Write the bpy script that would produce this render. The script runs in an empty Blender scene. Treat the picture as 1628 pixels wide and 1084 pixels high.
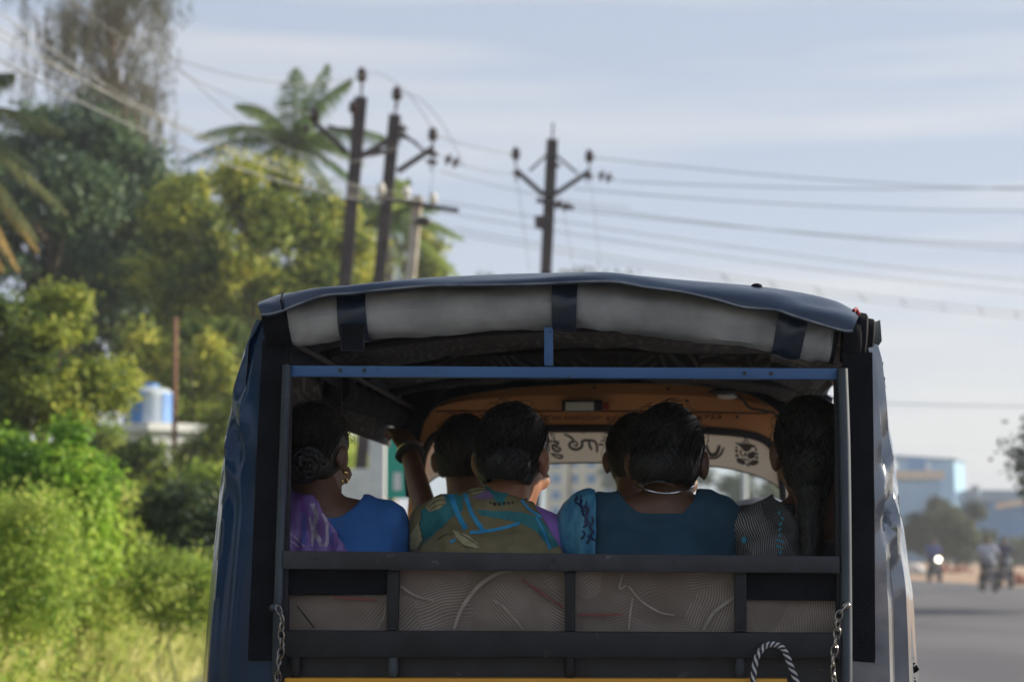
import bpy, bmesh, math, random
import numpy as np
from mathutils import Vector, Matrix, noise, Euler
from mathutils.bvhtree import BVHTree
from mathutils.geometry import tessellate_polygon

random.seed(7)
rng = np.random.default_rng(7)
S = bpy.context.scene
COL = S.collection
PI = math.pi
R = math.radians

# ------------------------------------------------------------------ camera
CAM_H, PITCH, FPX = 1.35, R(6.0), 3130.0          # FPX: focal length in pixels of the 1628 px wide photograph
cam_d = bpy.data.cameras.new('camera')
cam = bpy.data.objects.new('camera', cam_d)
COL.objects.link(cam)
cam.location = (0, 0, CAM_H)
cam.rotation_euler = (PI / 2 + PITCH, 0, 0)
cam_d.sensor_width = 36
cam_d.lens = FPX / 1628 * 36
cam_d.clip_start = 0.1
cam_d.clip_end = 6000
cam_d.dof.use_dof = True
cam_d.dof.focus_distance = 4.12
cam_d.dof.aperture_fstop = 4.2
S.camera = cam

# ------------------------------------------------------------------ world, sun, exposure
SUN_EL, SUN_AZ = R(20), R(76)
w = bpy.data.worlds.new('World')
S.world = w
w.use_nodes = True
nt = w.node_tree
bg = nt.nodes['Background']
bg.inputs[1].default_value = 0.074
sky = nt.nodes.new('ShaderNodeTexSky')
sky.sky_type = 'NISHITA'
sky.sun_disc = False
sky.sun_elevation = SUN_EL
sky.sun_rotation = SUN_AZ
tc = nt.nodes.new('ShaderNodeTexCoord')
mp = nt.nodes.new('ShaderNodeMapping')
mp.inputs['Scale'].default_value = (1.3, 1.3, 17)
mp.inputs['Rotation'].default_value = (0, R(2.5), 0)
nz = nt.nodes.new('ShaderNodeTexNoise')
nz.inputs['Scale'].default_value = 1.7
nz.inputs['Detail'].default_value = 5
nz.inputs['Roughness'].default_value = 0.45
rmp = nt.nodes.new('ShaderNodeValToRGB')
rmp.color_ramp.elements[0].position = 0.43
rmp.color_ramp.elements[0].color = (5.3, 5.95, 7.35, 1)      # hazy blue veil
rmp.color_ramp.elements[1].position = 0.60
rmp.color_ramp.elements[1].color = (7.4, 7.5, 7.9, 1)      # pale streaks of cloud
mx = nt.nodes.new('ShaderNodeMix')
mx.data_type = 'RGBA'
mx.inputs['Factor'].default_value = 0.80
L = nt.links.new
L(tc.outputs['Generated'], mp.inputs['Vector'])
L(mp.outputs['Vector'], nz.inputs['Vector'])
L(nz.outputs['Fac'], rmp.inputs['Fac'])
L(sky.outputs['Color'], mx.inputs[6])
L(rmp.outputs['Color'], mx.inputs[7])
# the veil thins towards the zenith
sep = nt.nodes.new('ShaderNodeSeparateXYZ')
mr = nt.nodes.new('ShaderNodeMapRange')
mr.inputs[1].default_value = 0.15
mr.inputs[2].default_value = 0.9
mr.inputs[3].default_value = 0.80
mr.inputs[4].default_value = 0.25
L(tc.outputs['Generated'], sep.inputs[0])
L(sep.outputs['Z'], mr.inputs[0])
L(mr.outputs[0], mx.inputs['Factor'])
L(mx.outputs[2], bg.inputs['Color'])

sun_d = bpy.data.lights.new('sun', 'SUN')
sun_d.energy = 5.0
sun_d.angle = R(0.6)
sun_d.color = (1.0, 0.90, 0.70)
sun = bpy.data.objects.new('sun', sun_d)
COL.objects.link(sun)
SUNV = Vector((math.sin(SUN_AZ) * math.cos(SUN_EL), math.cos(SUN_AZ) * math.cos(SUN_EL), math.sin(SUN_EL)))
sun.rotation_euler = SUNV.to_track_quat('Z', 'Y').to_euler()
sun.location = SUNV * 30

S.view_settings.view_transform = 'Standard'
S.view_settings.look = 'None'
S.view_settings.exposure = 0.62
S.view_settings.gamma = 1
S.view_settings.use_curve_mapping = False
S.render.engine = 'CYCLES'
S.cycles.use_denoising = True
S.cycles.max_bounces = 8
S.cycles.transparent_max_bounces = 16
S.cycles.sample_clamp_indirect = 6

# ------------------------------------------------------------------ placement helpers
CP, SP = math.cos(PITCH), math.sin(PITCH)


def ray(px, py):
    cx, cz = (px - 814) / FPX, (542 - py) / FPX
    return Vector((cx, CP - SP * cz, SP + CP * cz))


def G(px, py, Y):                      # point of the photograph at the distance Y
    d = ray(px, py)
    return Vector((d.x * Y / d.y, Y, CAM_H + d.z * Y / d.y))


YAW = R(4.5)
VO = Vector((0.10, 4.07, 0))           # rear plane of the vehicle, on the ground
VR = Vector((math.cos(YAW), -math.sin(YAW), 0))
VF = Vector((math.sin(YAW), math.cos(YAW), 0))


def VP(u, v, z):                       # vehicle coordinates: u right, v forward, z up
    return VO + VR * u + VF * v + Vector((0, 0, z))


def V(px, py, v=0.0):                  # point of the photograph on the vehicle plane v
    d = ray(px, py)
    o = Vector((0, 0, CAM_H)) - VO
    t = (v - o.dot(VF)) / d.dot(VF)
    return Vector((0, 0, CAM_H)) + d * t


def uv_of(p):
    q = p - VO
    return q.dot(VR), q.dot(VF), q.z


def proj(p):
    q = Vector(p) - Vector((0, 0, CAM_H))
    y = q.y * CP + q.z * SP
    z = -q.y * SP + q.z * CP
    return 814 + FPX * q.x / y, 542 - FPX * z / y


def crom(pts, n):                      # Catmull-Rom resampling of a polyline into n points
    pts = [Vector(p) for p in pts]
    if len(pts) == 2:
        return [pts[0].lerp(pts[1], i / (n - 1)) for i in range(n)]
    out = []
    m = len(pts) - 1
    for i in range(n):
        t = i / (n - 1) * m
        k = min(int(t), m - 1)
        f = t - k
        p1, p2 = pts[k], pts[k + 1]
        p0 = pts[k - 1] if k > 0 else p1 * 2 - p2
        p3 = pts[k + 2] if k + 2 <= m else p2 * 2 - p1
        out.append(0.5 * ((2 * p1) + (p2 - p0) * f + (2 * p0 - 5 * p1 + 4 * p2 - p3) * f * f + (3 * p1 - p0 - 3 * p2 + p3) * f ** 3))
    return out


# ------------------------------------------------------------------ objects
def tag(o, label=None, cat=None, group=None, kind=None):
    if label: o['label'] = label
    if cat: o['category'] = cat
    if group: o['group'] = group
    if kind: o['kind'] = kind
    return o


def thing(name, label, cat, loc=(0, 0, 0), rz=0, group=None):
    o = bpy.data.objects.new(name, None)
    o.empty_display_size = 0.1
    COL.objects.link(o)
    o.location = loc
    o.rotation_euler = (0, 0, rz)
    return tag(o, label, cat, group)


def origin_of(parent):
    v = Vector((0, 0, 0))
    while parent is not None:
        v += Vector(parent.location)
        parent = parent.parent
    return v


def link_mesh(name, me, mat, parent=None, world=True):
    """links a mesh; with world=True its vertices are in world space and are shifted to the parent's origin (parents unrotated)"""
    if parent is not None and world:
        me.transform(Matrix.Translation(-origin_of(parent)))
    mats = mat if isinstance(mat, (list, tuple)) else [mat]
    me.materials.clear()
    for m in mats: me.materials.append(m)
    o = bpy.data.objects.new(name, me)
    COL.objects.link(o)
    if parent is not None: o.parent = parent
    return o


class MB:
    def __init__(self):
        self.v, self.f, self.mi, self.cur = [], [], [], 0

    def add(self, vs, fs):
        b = len(self.v)
        self.v.extend([tuple(x) for x in vs])
        self.f.extend([tuple(b + i for i in f) for f in fs])
        self.mi.extend([self.cur] * len(fs))
        return self

    def box(self, c, s, m=None):
        x, y, z = s[0] / 2, s[1] / 2, s[2] / 2
        vs = [Vector((a * x, b * y, d * z)) for a in (-1, 1) for b in (-1, 1) for d in (-1, 1)]
        if m is not None: vs = [m @ p for p in vs]
        vs = [p + Vector(c) for p in vs]
        return self.add(vs, [(0, 1, 3, 2), (4, 6, 7, 5), (0, 4, 5, 1), (2, 3, 7, 6), (0, 2, 6, 4), (1, 5, 7, 3)])

    def beam(self, p0, p1, w_, h_, up=(0, 0, 1), bev=0.0):
        p0, p1 = Vector(p0), Vector(p1)
        d = (p1 - p0).normalized()
        up = Vector(up)
        if abs(d.dot(up)) > .98: up = Vector((0, 1, 0))
        s = d.cross(up).normalized()
        u = s.cross(d).normalized()
        if bev <= 0:
            prof = [(-1, -1), (1, -1), (1, 1), (-1, 1)]
            prof = [(a * w_ / 2, b * h_ / 2) for a, b in prof]
        else:
            prof = []
            for a, b, in ((-1, -1), (1, -1), (1, 1), (-1, 1)):
                e = [(a * (w_ / 2 - bev), b * h_ / 2), (a * w_ / 2, b * (h_ / 2 - bev))]
                if a * b < 0: pass
                else: e.reverse()
                prof += e
        n = len(prof)
        vs = [p0 + s * a + u * b for a, b in prof] + [p1 + s * a + u * b for a, b in prof]
        fs = [(i, (i + 1) % n, n + (i + 1) % n, n + i) for i in range(n)] + [tuple(range(n))[::-1], tuple(range(n, 2 * n))]
        return self.add(vs, fs)

    def tube(self, path, rad, n=10, caps=True, sx=1.0):
        path = [Vector(p) for p in path]
        m = len(path)
        if not hasattr(rad, '__len__'): rad = [rad] * m
        vs, fs = [], []
        t0 = (path[1] - path[0]).normalized()
        ref = Vector((0, 0, 1)) if abs(t0.z) < .9 else Vector((0, 1, 0))
        s = t0.cross(ref).normalized()
        for i, p in enumerate(path):
            t = (path[min(i + 1, m - 1)] - path[max(i - 1, 0)]).normalized()
            s = (s - t * s.dot(t)).normalized()
            u = s.cross(t)
            for k in range(n):
                a = 2 * PI * k / n
                vs.append(p + s * math.cos(a) * rad[i] * sx + u * math.sin(a) * rad[i])
        for i in range(m - 1):
            for k in range(n):
                fs.append((i * n + k, i * n + (k + 1) % n, (i + 1) * n + (k + 1) % n, (i + 1) * n + k))
        if caps:
            fs.append(tuple(range(n))[::-1])
            fs.append(tuple(range((m - 1) * n, m * n)))
        return self.add(vs, fs)

    def grid(self, rows):
        n = len(rows[0])
        vs = [p for r in rows for p in r]
        fs = [(i * n + k, i * n + k + 1, (i + 1) * n + k + 1, (i + 1) * n + k) for i in range(len(rows) - 1) for k in range(n - 1)]
        return self.add(vs, fs)

    def ell(self, c, r, m=None, nu=16, nv=10):
        vs, fs = [], []
        c = Vector(c)
        for j in range(nv + 1):
            th = PI * j / nv
            for k in range(nu):
                a = 2 * PI * k / nu
                p = Vector((math.sin(th) * math.cos(a) * r[0], math.sin(th) * math.sin(a) * r[1], math.cos(th) * r[2]))
                if m is not None: p = m @ p
                vs.append(c + p)
        for j in range(nv):
            for k in range(nu):
                fs.append((j * nu + k, (j + 1) * nu + k, (j + 1) * nu + (k + 1) % nu, j * nu + (k + 1) % nu))
        return self.add(vs, fs)

    def cap(self, p0, r0, p1, r1, n=14):
        p0, p1 = Vector(p0), Vector(p1)
        d = p1 - p0
        if d.length < 1e-6: return self.ell(p0, (r0, r0, r0))
        d.normalize()
        path, rad = [], []
        for i in range(5):
            a = PI / 2 * (1 - i / 4)
            path.append(p0 - d * r0 * math.sin(a)); rad.append(max(r0 * math.cos(a), 1e-4))
        for i in range(5):
            a = PI / 2 * i / 4
            path.append(p1 + d * r1 * math.sin(a)); rad.append(max(r1 * math.cos(a), 1e-4))
        # drop a duplicate if the capsule is degenerate
        return self.tube(path, rad, n)

    def torus(self, c, R0, r0, m=None, n=24, k=8):
        vs, fs = [], []
        c = Vector(c)
        for i in range(n):
            a = 2 * PI * i / n
            for j in range(k):
                b = 2 * PI * j / k
                p = Vector(((R0 + r0 * math.cos(b)) * math.cos(a), (R0 + r0 * math.cos(b)) * math.sin(a), r0 * math.sin(b)))
                if m is not None: p = m @ p
                vs.append(c + p)
        for i in range(n):
            for j in range(k):
                fs.append((i * k + j, ((i + 1) % n) * k + j, ((i + 1) % n) * k + (j + 1) % k, i * k + (j + 1) % k))
        return self.add(vs, fs)

    def prism(self, pts, d):             # polygon (list of 3-D points) extruded by the vector d
        pts = [Vector(p) for p in pts]
        d = Vector(d)
        n = len(pts)
        tris = tessellate_polygon([pts])
        vs = pts + [p + d for p in pts]
        fs = [tuple(t) for t in tris] + [tuple(n + i for i in reversed(t)) for t in tris]
        fs += [(i, (i + 1) % n, n + (i + 1) % n, n + i) for i in range(n)]
        return self.add(vs, fs)

    def mesh(self, name, smooth=True, fix=True):
        me = bpy.data.meshes.new(name)
        me.from_pydata(self.v, [], self.f)
        if any(self.mi):
            me.polygons.foreach_set('material_index', self.mi)
        if fix:
            bm = bmesh.new(); bm.from_mesh(me)
            bmesh.ops.recalc_face_normals(bm, faces=bm.faces)
            bm.to_mesh(me); bm.free()
        if smooth:
            me.polygons.foreach_set('use_smooth', [True] * len(me.polygons))
            me.set_sharp_from_angle(angle=R(smooth if smooth is not True else 38))
        return me

    def build(self, name, mat, parent=None, smooth=True, world=True, fix=True):
        return link_mesh(name, self.mesh(name, smooth, fix), mat, parent, world)


def copy_tree(o, parent=None):
    c = o.copy()
    COL.objects.link(c)
    if parent is not None: c.parent = parent
    for ch in list(o.children): copy_tree(ch, c)
    return c


# ------------------------------------------------------------------ materials
MATS = {}


def mat(name, c1, c2=None, rough=.6, metal=0., scale=8., bump=0., bscale=60., stretch=(1, 1, 1), spec=.5, detail=5, ramp=(.35, .65), rough2=None, coat=0., trans=0., space='Object', bstretch=None, emit=None, chips=None):
    m = bpy.data.materials.new(name)
    m.use_nodes = True
    t = m.node_tree
    b = t.nodes['Principled BSDF']
    b.inputs['Roughness'].default_value = rough
    b.inputs['Metallic'].default_value = metal
    b.inputs['Specular IOR Level'].default_value = spec
    if coat: b.inputs['Coat Weight'].default_value = coat
    b.inputs['Base Color'].default_value = (*c1, 1)
    co = t.nodes.new('ShaderNodeTexCoord')
    mpn = t.nodes.new('ShaderNodeMapping')
    mpn.inputs['Scale'].default_value = stretch
    t.links.new(co.outputs[space], mpn.inputs['Vector'])
    if c2 is not None:
        n = t.nodes.new('ShaderNodeTexNoise')
        n.inputs['Scale'].default_value = scale
        n.inputs['Detail'].default_value = detail
        r = t.nodes.new('ShaderNodeValToRGB')
        r.color_ramp.elements[0].position, r.color_ramp.elements[1].position = ramp
        r.color_ramp.elements[0].color = (*c1, 1)
        r.color_ramp.elements[1].color = (*c2, 1)
        t.links.new(mpn.outputs['Vector'], n.inputs['Vector'])
        t.links.new(n.outputs['Fac'], r.inputs['Fac'])
        t.links.new(r.outputs['Color'], b.inputs['Base Color'])
        if rough2 is not None:
            q = t.nodes.new('ShaderNodeMapRange')
            q.inputs[3].default_value, q.inputs[4].default_value = rough, rough2
            t.links.new(n.outputs['Fac'], q.inputs[0])
            t.links.new(q.outputs[0], b.inputs['Roughness'])
    if chips:                           # worn spots: colour, threshold, scale
        nc = t.nodes.new('ShaderNodeTexNoise'); nc.inputs['Scale'].default_value = chips[2]; nc.inputs['Detail'].default_value = 9; nc.inputs['Roughness'].default_value = .7
        rc = t.nodes.new('ShaderNodeValToRGB'); rc.color_ramp.elements[0].position = chips[1]; rc.color_ramp.elements[1].position = chips[1] + .05
        mc = t.nodes.new('ShaderNodeMix'); mc.data_type = 'RGBA'; mc.inputs[7].default_value = (*chips[0], 1)
        t.links.new(co.outputs[space], nc.inputs['Vector']); t.links.new(nc.outputs['Fac'], rc.inputs['Fac']); t.links.new(rc.outputs['Color'], mc.inputs['Factor'])
        t.links.new(b.inputs['Base Color'].links[0].from_socket, mc.inputs[6]); t.links.new(mc.outputs[2], b.inputs['Base Color'])
    if bump:
        n2 = t.nodes.new('ShaderNodeTexNoise')
        n2.inputs['Scale'].default_value = bscale
        n2.inputs['Detail'].default_value = 4
        mp2 = t.nodes.new('ShaderNodeMapping')
        mp2.inputs['Scale'].default_value = bstretch or stretch
        t.links.new(co.outputs[space], mp2.inputs['Vector'])
        bp = t.nodes.new('ShaderNodeBump')
        bp.inputs['Strength'].default_value = bump
        bp.inputs['Distance'].default_value = .01
        t.links.new(mp2.outputs['Vector'], n2.inputs['Vector'])
        t.links.new(n2.outputs['Fac'], bp.inputs['Height'])
        t.links.new(bp.outputs['Normal'], b.inputs['Normal'])
    if trans:
        tr = t.nodes.new('ShaderNodeBsdfTranslucent')
        mxs = t.nodes.new('ShaderNodeMixShader')
        mxs.inputs[0].default_value = trans
        src = b.inputs['Base Color']
        if src.is_linked: t.links.new(src.links[0].from_socket, tr.inputs['Color'])
        else: tr.inputs['Color'].default_value = (*c1, 1)
        t.links.new(b.outputs[0], mxs.inputs[1])
        t.links.new(tr.outputs[0], mxs.inputs[2])
        t.links.new(mxs.outputs[0], t.nodes['Material Output'].inputs['Surface'])
    if emit:
        b.inputs['Emission Color'].default_value = (*emit[0], 1)
        b.inputs['Emission Strength'].default_value = emit[1]
    MATS[name] = m
    return m


def leafmat(name, ca, cb, cc, trans=.38):
    """leaf colour from the per-leaf attribute tint; thin leaves let light through"""
    m = bpy.data.materials.new(name)
    m.use_nodes = True
    t = m.node_tree
    b = t.nodes['Principled BSDF']
    b.inputs['Roughness'].default_value = .55
    b.inputs['Specular IOR Level'].default_value = .3
    a = t.nodes.new('ShaderNodeAttribute')
    a.attribute_name = 'tint'
    r = t.nodes.new('ShaderNodeValToRGB')
    e = r.color_ramp.elements
    e[0].position, e[0].color = .05, (*ca, 1)
    e[1].position, e[1].color = .95, (*cc, 1)
    k = e.new(.5); k.color = (*cb, 1)
    t.links.new(a.outputs['Fac'], r.inputs['Fac'])
    t.links.new(r.outputs['Color'], b.inputs['Base Color'])
    tr = t.nodes.new('ShaderNodeBsdfTranslucent')
    mxs = t.nodes.new('ShaderNodeMixShader')
    mxs.inputs[0].default_value = trans
    t.links.new(r.outputs['Color'], tr.inputs['Color'])
    t.links.new(b.outputs[0], mxs.inputs[1])
    t.links.new(tr.outputs[0], mxs.inputs[2])
    t.links.new(mxs.outputs[0], t.nodes['Material Output'].inputs['Surface'])
    return m


def glassmat(name, tint=(1, 1, 1), refl=.9):
    m = bpy.data.materials.new(name)
    m.use_nodes = True
    t = m.node_tree
    t.nodes.remove(t.nodes['Principled BSDF'])
    tp = t.nodes.new('ShaderNodeBsdfTransparent'); tp.inputs[0].default_value = (*tint, 1)
    gl = t.nodes.new('ShaderNodeBsdfGlossy'); gl.inputs['Roughness'].default_value = .04
    fr = t.nodes.new('ShaderNodeFresnel'); fr.inputs[0].default_value = 1.45
    ms = t.nodes.new('ShaderNodeMixShader')
    t.links.new(fr.outputs[0], ms.inputs[0])
    t.links.new(tp.outputs[0], ms.inputs[1])
    t.links.new(gl.outputs[0], ms.inputs[2])
    t.links.new(ms.outputs[0], t.nodes['Material Output'].inputs['Surface'])
    return m

# ================================================================== THE LARGE STRUCTURE
asphalt = mat('asphalt', (.095, .092, .108), (.15, .145, .16), rough=.8, scale=.45, bump=.3, bscale=40, stretch=(1, .35, 1), detail=8)
soil = mat('soil', (.40, .255, .165), (.50, .34, .23), rough=.95, scale=.25, bump=.3, bscale=6, detail=8)
vergesoil = mat('verge_soil', (.16, .18, .05), (.28, .28, .10), rough=.95, scale=.8, bump=.4, bscale=8, detail=8)


def sheet_poly(name, pts, z, m):
    b = MB()
    p3 = [Vector((x, y, z)) for x, y in pts]
    b.add(p3, [tuple(t) for t in tessellate_polygon([p3])])
    o = b.build(name, m, smooth=False)
    for p in o.data.polygons: pass
    bm = bmesh.new(); bm.from_mesh(o.data)
    for f in bm.faces:
        f.normal_update()
        if f.normal.z < 0: f.normal_flip()
    bm.to_mesh(o.data); bm.free()
    return tag(o, kind='structure')


sheet_poly('ground', [(-1500, -400), (1500, -400), (1500, 2400), (-1500, 2400)], 0, soil)
RL = [(-2.5, -40), (-2.6, 10), (-4.2, 40), (-8.2, 82), (-18, 108), (-38, 135), (-75, 170)]
RR = [(20.6, -40), (19.9, 40), (18.0, 69), (17.0, 84.5), (8, 110), (-8, 138), (-45, 176), (-70, 196)]
sheet_poly('verge', [(x + .002, y) for x, y in RL] + [(-300, 400), (-300, -40)], .004, vergesoil)
sheet_poly('road', RL + RR[::-1], .009, asphalt)

# ------------------------------------------------------------------ foliage
def leaf_mesh(name, C, N, Ln, Wd, tint, droop=0.0):
    n = len(C)
    N = N / (np.linalg.norm(N, axis=1, keepdims=True) + 1e-9)
    A = rng.normal(size=(n, 3))
    if droop: A = A * (1 - droop) + np.array([0, 0, -1.0]) * droop * 2.2
    A -= N * (A * N).sum(1, keepdims=True)
    A /= np.linalg.norm(A, axis=1, keepdims=True) + 1e-9
    B = np.cross(N, A)
    l = (Ln * (0.6 + .8 * rng.random(n)))[:, None] / 2
    w_ = (Wd * (0.6 + .8 * rng.random(n)))[:, None] / 2
    P = np.stack([C - A * l, C + B * w_ - A * l * .1, C + A * l, C - B * w_ - A * l * .1], 1).reshape(-1, 3)
    me = bpy.data.meshes.new(name)
    me.vertices.add(4 * n)
    me.vertices.foreach_set('co', P.astype(np.float32).ravel())
    me.loops.add(4 * n)
    me.loops.foreach_set('vertex_index', np.arange(4 * n, dtype=np.int32))
    me.polygons.add(n)
    me.polygons.foreach_set('loop_start', np.arange(0, 4 * n, 4, dtype=np.int32))
    me.polygons.foreach_set('loop_total', np.full(n, 4, dtype=np.int32))
    at = me.attributes.new('tint', 'FLOAT', 'FACE')
    at.data.foreach_set('value', np.clip(tint, 0, 1).astype(np.float32))
    me.update(calc_edges=True)
    return me


def clumps_in(c, rad, n, r0, r1, shell=.55, seed=0, zmin=-1):
    g = np.random.default_rng(seed)
    out = []
    while len(out) < n:
        d = g.normal(size=3); d /= np.linalg.norm(d)
        if d[2] < zmin: continue
        k = shell + (1 - shell) * g.random() ** .7
        out.append((np.array(c) + d * np.array(rad) * k, r0 + (r1 - r0) * g.random(), g.random()))
    return out


def crown_mesh(name, clumps, n, Ln, Wd, droop=0., tvar=.25, flat=.8):
    cc = np.array([k[0] for k in clumps]); rr = np.array([k[1] for k in clumps]); tt = np.array([k[2] for k in clumps])
    p = rr ** 2; p /= p.sum()
    i = rng.choice(len(clumps), n, p=p)
    d = rng.normal(size=(n, 3)); d /= np.linalg.norm(d, axis=1, keepdims=True)
    k = (.35 + .65 * rng.random(n) ** .5)
    bump = 1 + .35 * rng.normal(size=n)
    Cn = cc[i] + d * (rr[i] * k * np.clip(bump, .4, 1.7))[:, None] * np.array([1, 1, flat])
    N = d * .7 + np.array([0, 0, .45]) + rng.normal(size=(n, 3)) * .55
    tint = tt[i] * .75 + .12 + tvar * rng.normal(size=n)
    return leaf_mesh(name, Cn, N, Ln, Wd, tint, droop)


bark = mat('bark', (.10, .07, .05), (.20, .15, .11), rough=.9, scale=6, bump=.6, bscale=18, stretch=(1, 1, .25))
stemgreen = mat('stem_green', (.16, .20, .06), (.24, .26, .10), rough=.8, scale=6)
barkp = mat('palm_bark', (.16, .13, .10), (.27, .23, .18), rough=.9, scale=4, bump=.7, bscale=9, stretch=(.4, .4, 3))
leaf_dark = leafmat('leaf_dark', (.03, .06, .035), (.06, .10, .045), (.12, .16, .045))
leaf_teal = leafmat('leaf_blue_green', (.04, .08, .055), (.075, .14, .08), (.14, .22, .08))
leaf_yel = leafmat('leaf_yellow_green', (.06, .11, .035), (.27, .34, .06), (.66, .62, .11), .48)
leaf_mid = leafmat('leaf_mid', (.06, .11, .03), (.21, .28, .05), (.50, .52, .09), .48)
leaf_bright = leafmat('leaf_bright', (.11, .24, .03), (.26, .46, .05), (.46, .60, .09), .5)
leaf_grey = leafmat('leaf_grey', (.09, .095, .065), (.15, .15, .095), (.24, .21, .12), .3)
leaf_palm = leafmat('leaf_palm', (.06, .11, .035), (.14, .24, .05), (.34, .42, .09), .5)
leaf_dry = leafmat('leaf_dry', (.12, .085, .03), (.25, .19, .05), (.38, .24, .07), .35)
leaf_grass = leafmat('leaf_grass', (.34, .40, .10), (.52, .54, .18), (.70, .66, .34), .5)
leaf_weed = leafmat('leaf_weed', (.20, .32, .05), (.38, .50, .09), (.58, .62, .17), .55)
leaf_far = leafmat('leaf_far', (.05, .07, .05), (.085, .11, .06), (.13, .15, .07))


def tree(name, label, base, c, rad, nc, n, lm, Ln, Wd, r0, r1, seed, trunk_r=.14, droop=0., group='trees along the left of the road', shell=.5, cat='tree', zmin=-.8, lean=0, core=0):
    base = Vector(base)
    t = thing(name, label, cat, base, group=group)
    cl = clumps_in(c, rad, nc, r0, r1, shell, seed, zmin)
    g = random.Random(seed)
    b = MB()
    top = Vector(c) + Vector((0, 0, rad[2] * .2))
    path = crom([base + Vector((0, 0, -.15)), base.lerp(top, .35) + Vector((g.uniform(-.2, .2), g.uniform(-.2, .2), 0)), base.lerp(top, .7) + Vector((g.uniform(-.2, .2), 0, 0)), top], 9)
    b.tube(path, [trunk_r * (1 - .8 * i / 8) for i in range(9)], 8)
    for k in range(min(14, nc)):
        e = Vector(cl[(k * 5) % nc][0])
        s = path[3 + k % 5]
        m_ = s.lerp(e, .5) + Vector((0, 0, .12 * (e - s).length))
        b.tube(crom([s, m_, e], 6), [trunk_r * .38 * (1 - .8 * i / 5) for i in range(6)], 5)
    b.build('stem' if cat == 'shrub' else 'trunk', stemgreen if cat == 'shrub' else bark, t)
    me = crown_mesh('crown', cl, n, Ln, Wd, droop)
    link_mesh('crown', me, lm, t)
    return t


def gz(px, Y):                     # ground point below the column px at distance Y
    p = G(px, 900, Y); return Vector((p.x, Y, 0))


PXM = lambda Y: FPX / Y


def ptree(name, label, px, py, rpx, rpy, Y, nc, n, lm, Ln, Wd, r0, r1, seed, basepx=None, **k):
    c = G(px, py, Y)
    rad = (rpx / PXM(Y), min(rpx / PXM(Y), 3.2), rpy / PXM(Y))
    return tree(name, label, gz(basepx if basepx is not None else px, Y), c, rad, nc, n, lm, Ln, Wd, r0, r1, seed, **k)


ptree('broadleaf_tree', 'large rounded bluish green tree in front of the tall wispy tree', 70, 355, 190, 195, 46, 70, 30000, leaf_teal, .19, .11, .45, .85, 11)
ptree('broadleaf_tree', 'big tree with yellow green leaf clumps behind the wooden post and the water tank', 400, 425, 182, 172, 43, 84, 34000, leaf_yel, .17, .09, .3, .62, 12, trunk_r=.16)
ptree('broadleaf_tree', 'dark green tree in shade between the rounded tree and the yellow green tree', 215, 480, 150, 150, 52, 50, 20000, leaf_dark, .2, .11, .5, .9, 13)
ptree('broadleaf_tree', 'low yellow green tree standing just behind the wooden post', 300, 590, 110, 90, 39, 34, 11000, leaf_yel, .15, .08, .25, .5, 14, trunk_r=.09)
ptree('broadleaf_tree', 'yellow green tree between the rounded tree and the big yellow green tree', 278, 395, 85, 135, 48, 52, 19000, leaf_yel, .18, .10, .32, .62, 26)
ptree('broadleaf_tree', 'dark leafy tree behind the two dark electric poles, below the coconut palm crown', 480, 480, 150, 150, 62, 46, 18000, leaf_mid, .2, .11, .5, .95, 15)
ptree('broadleaf_tree', 'small yellow leaved tree just right of the pale concrete pole', 668, 420, 38, 60, 58, 16, 3600, leaf_yel, .17, .09, .25, .45, 16, trunk_r=.08)
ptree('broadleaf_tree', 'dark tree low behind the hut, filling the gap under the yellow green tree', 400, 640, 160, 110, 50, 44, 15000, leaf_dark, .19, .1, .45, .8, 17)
ptree('bushy_tree', 'bushy small tree with sunlit yellow green top, nearest on the left', 70, 590, 118, 140, 23, 52, 26000, leaf_mid, .10, .05, .14, .30, 18, trunk_r=.07)
ptree('broadleaf_tree', 'far tree whose top just shows above the middle of the rickshaw roof', 905, 520, 120, 88, 110, 30, 5000, leaf_far, .35, .2, .7, 1.3, 19, group='far trees along the road')
ptree('broadleaf_tree', 'far low tree seen over the roof just right of the pale concrete pole', 745, 520, 90, 88, 95, 26, 4500, leaf_far, .32, .18, .6, 1.1, 20, group='far trees along the road')
ptree('broadleaf_tree', 'hazy grey green tree in front of the blue sheds on the right', 1508, 845, 64, 48, 120, 60, 24000, leaf_far, .24, .14, .4, .8, 21, shell=.35, group='far trees along the road')
ptree('broadleaf_tree', 'low hazy tree beside the blue shed at the right edge of the picture', 1640, 880, 60, 24, 150, 22, 4000, leaf_far, .3, .16, .4, .8, 22, group='far trees along the road')
ptree('broadleaf_tree', 'far bluish tree seen through the windscreen, behind the white post', 1185, 800, 95, 62, 105, 30, 7000, leaf_far, .3, .16, .4, .9, 23, group='far trees along the road')
ptree('broadleaf_tree', 'far tree seen through the windscreen next to the beige building', 985, 800, 60, 60, 130, 26, 5000, leaf_far, .3, .16, .5, .9, 24, group='far trees along the road')
# roadside tree on the right: only the tip of its branch enters the frame, its shade crosses the road
ptree('roadside_tree', 'dark roadside tree whose branch tip enters at the right edge', 1812, 748, 160, 82, 44, 60, 42000, leaf_dark, .19, .1, .5, .85, 25, trunk_r=.2, group='far trees along the road')

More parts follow.
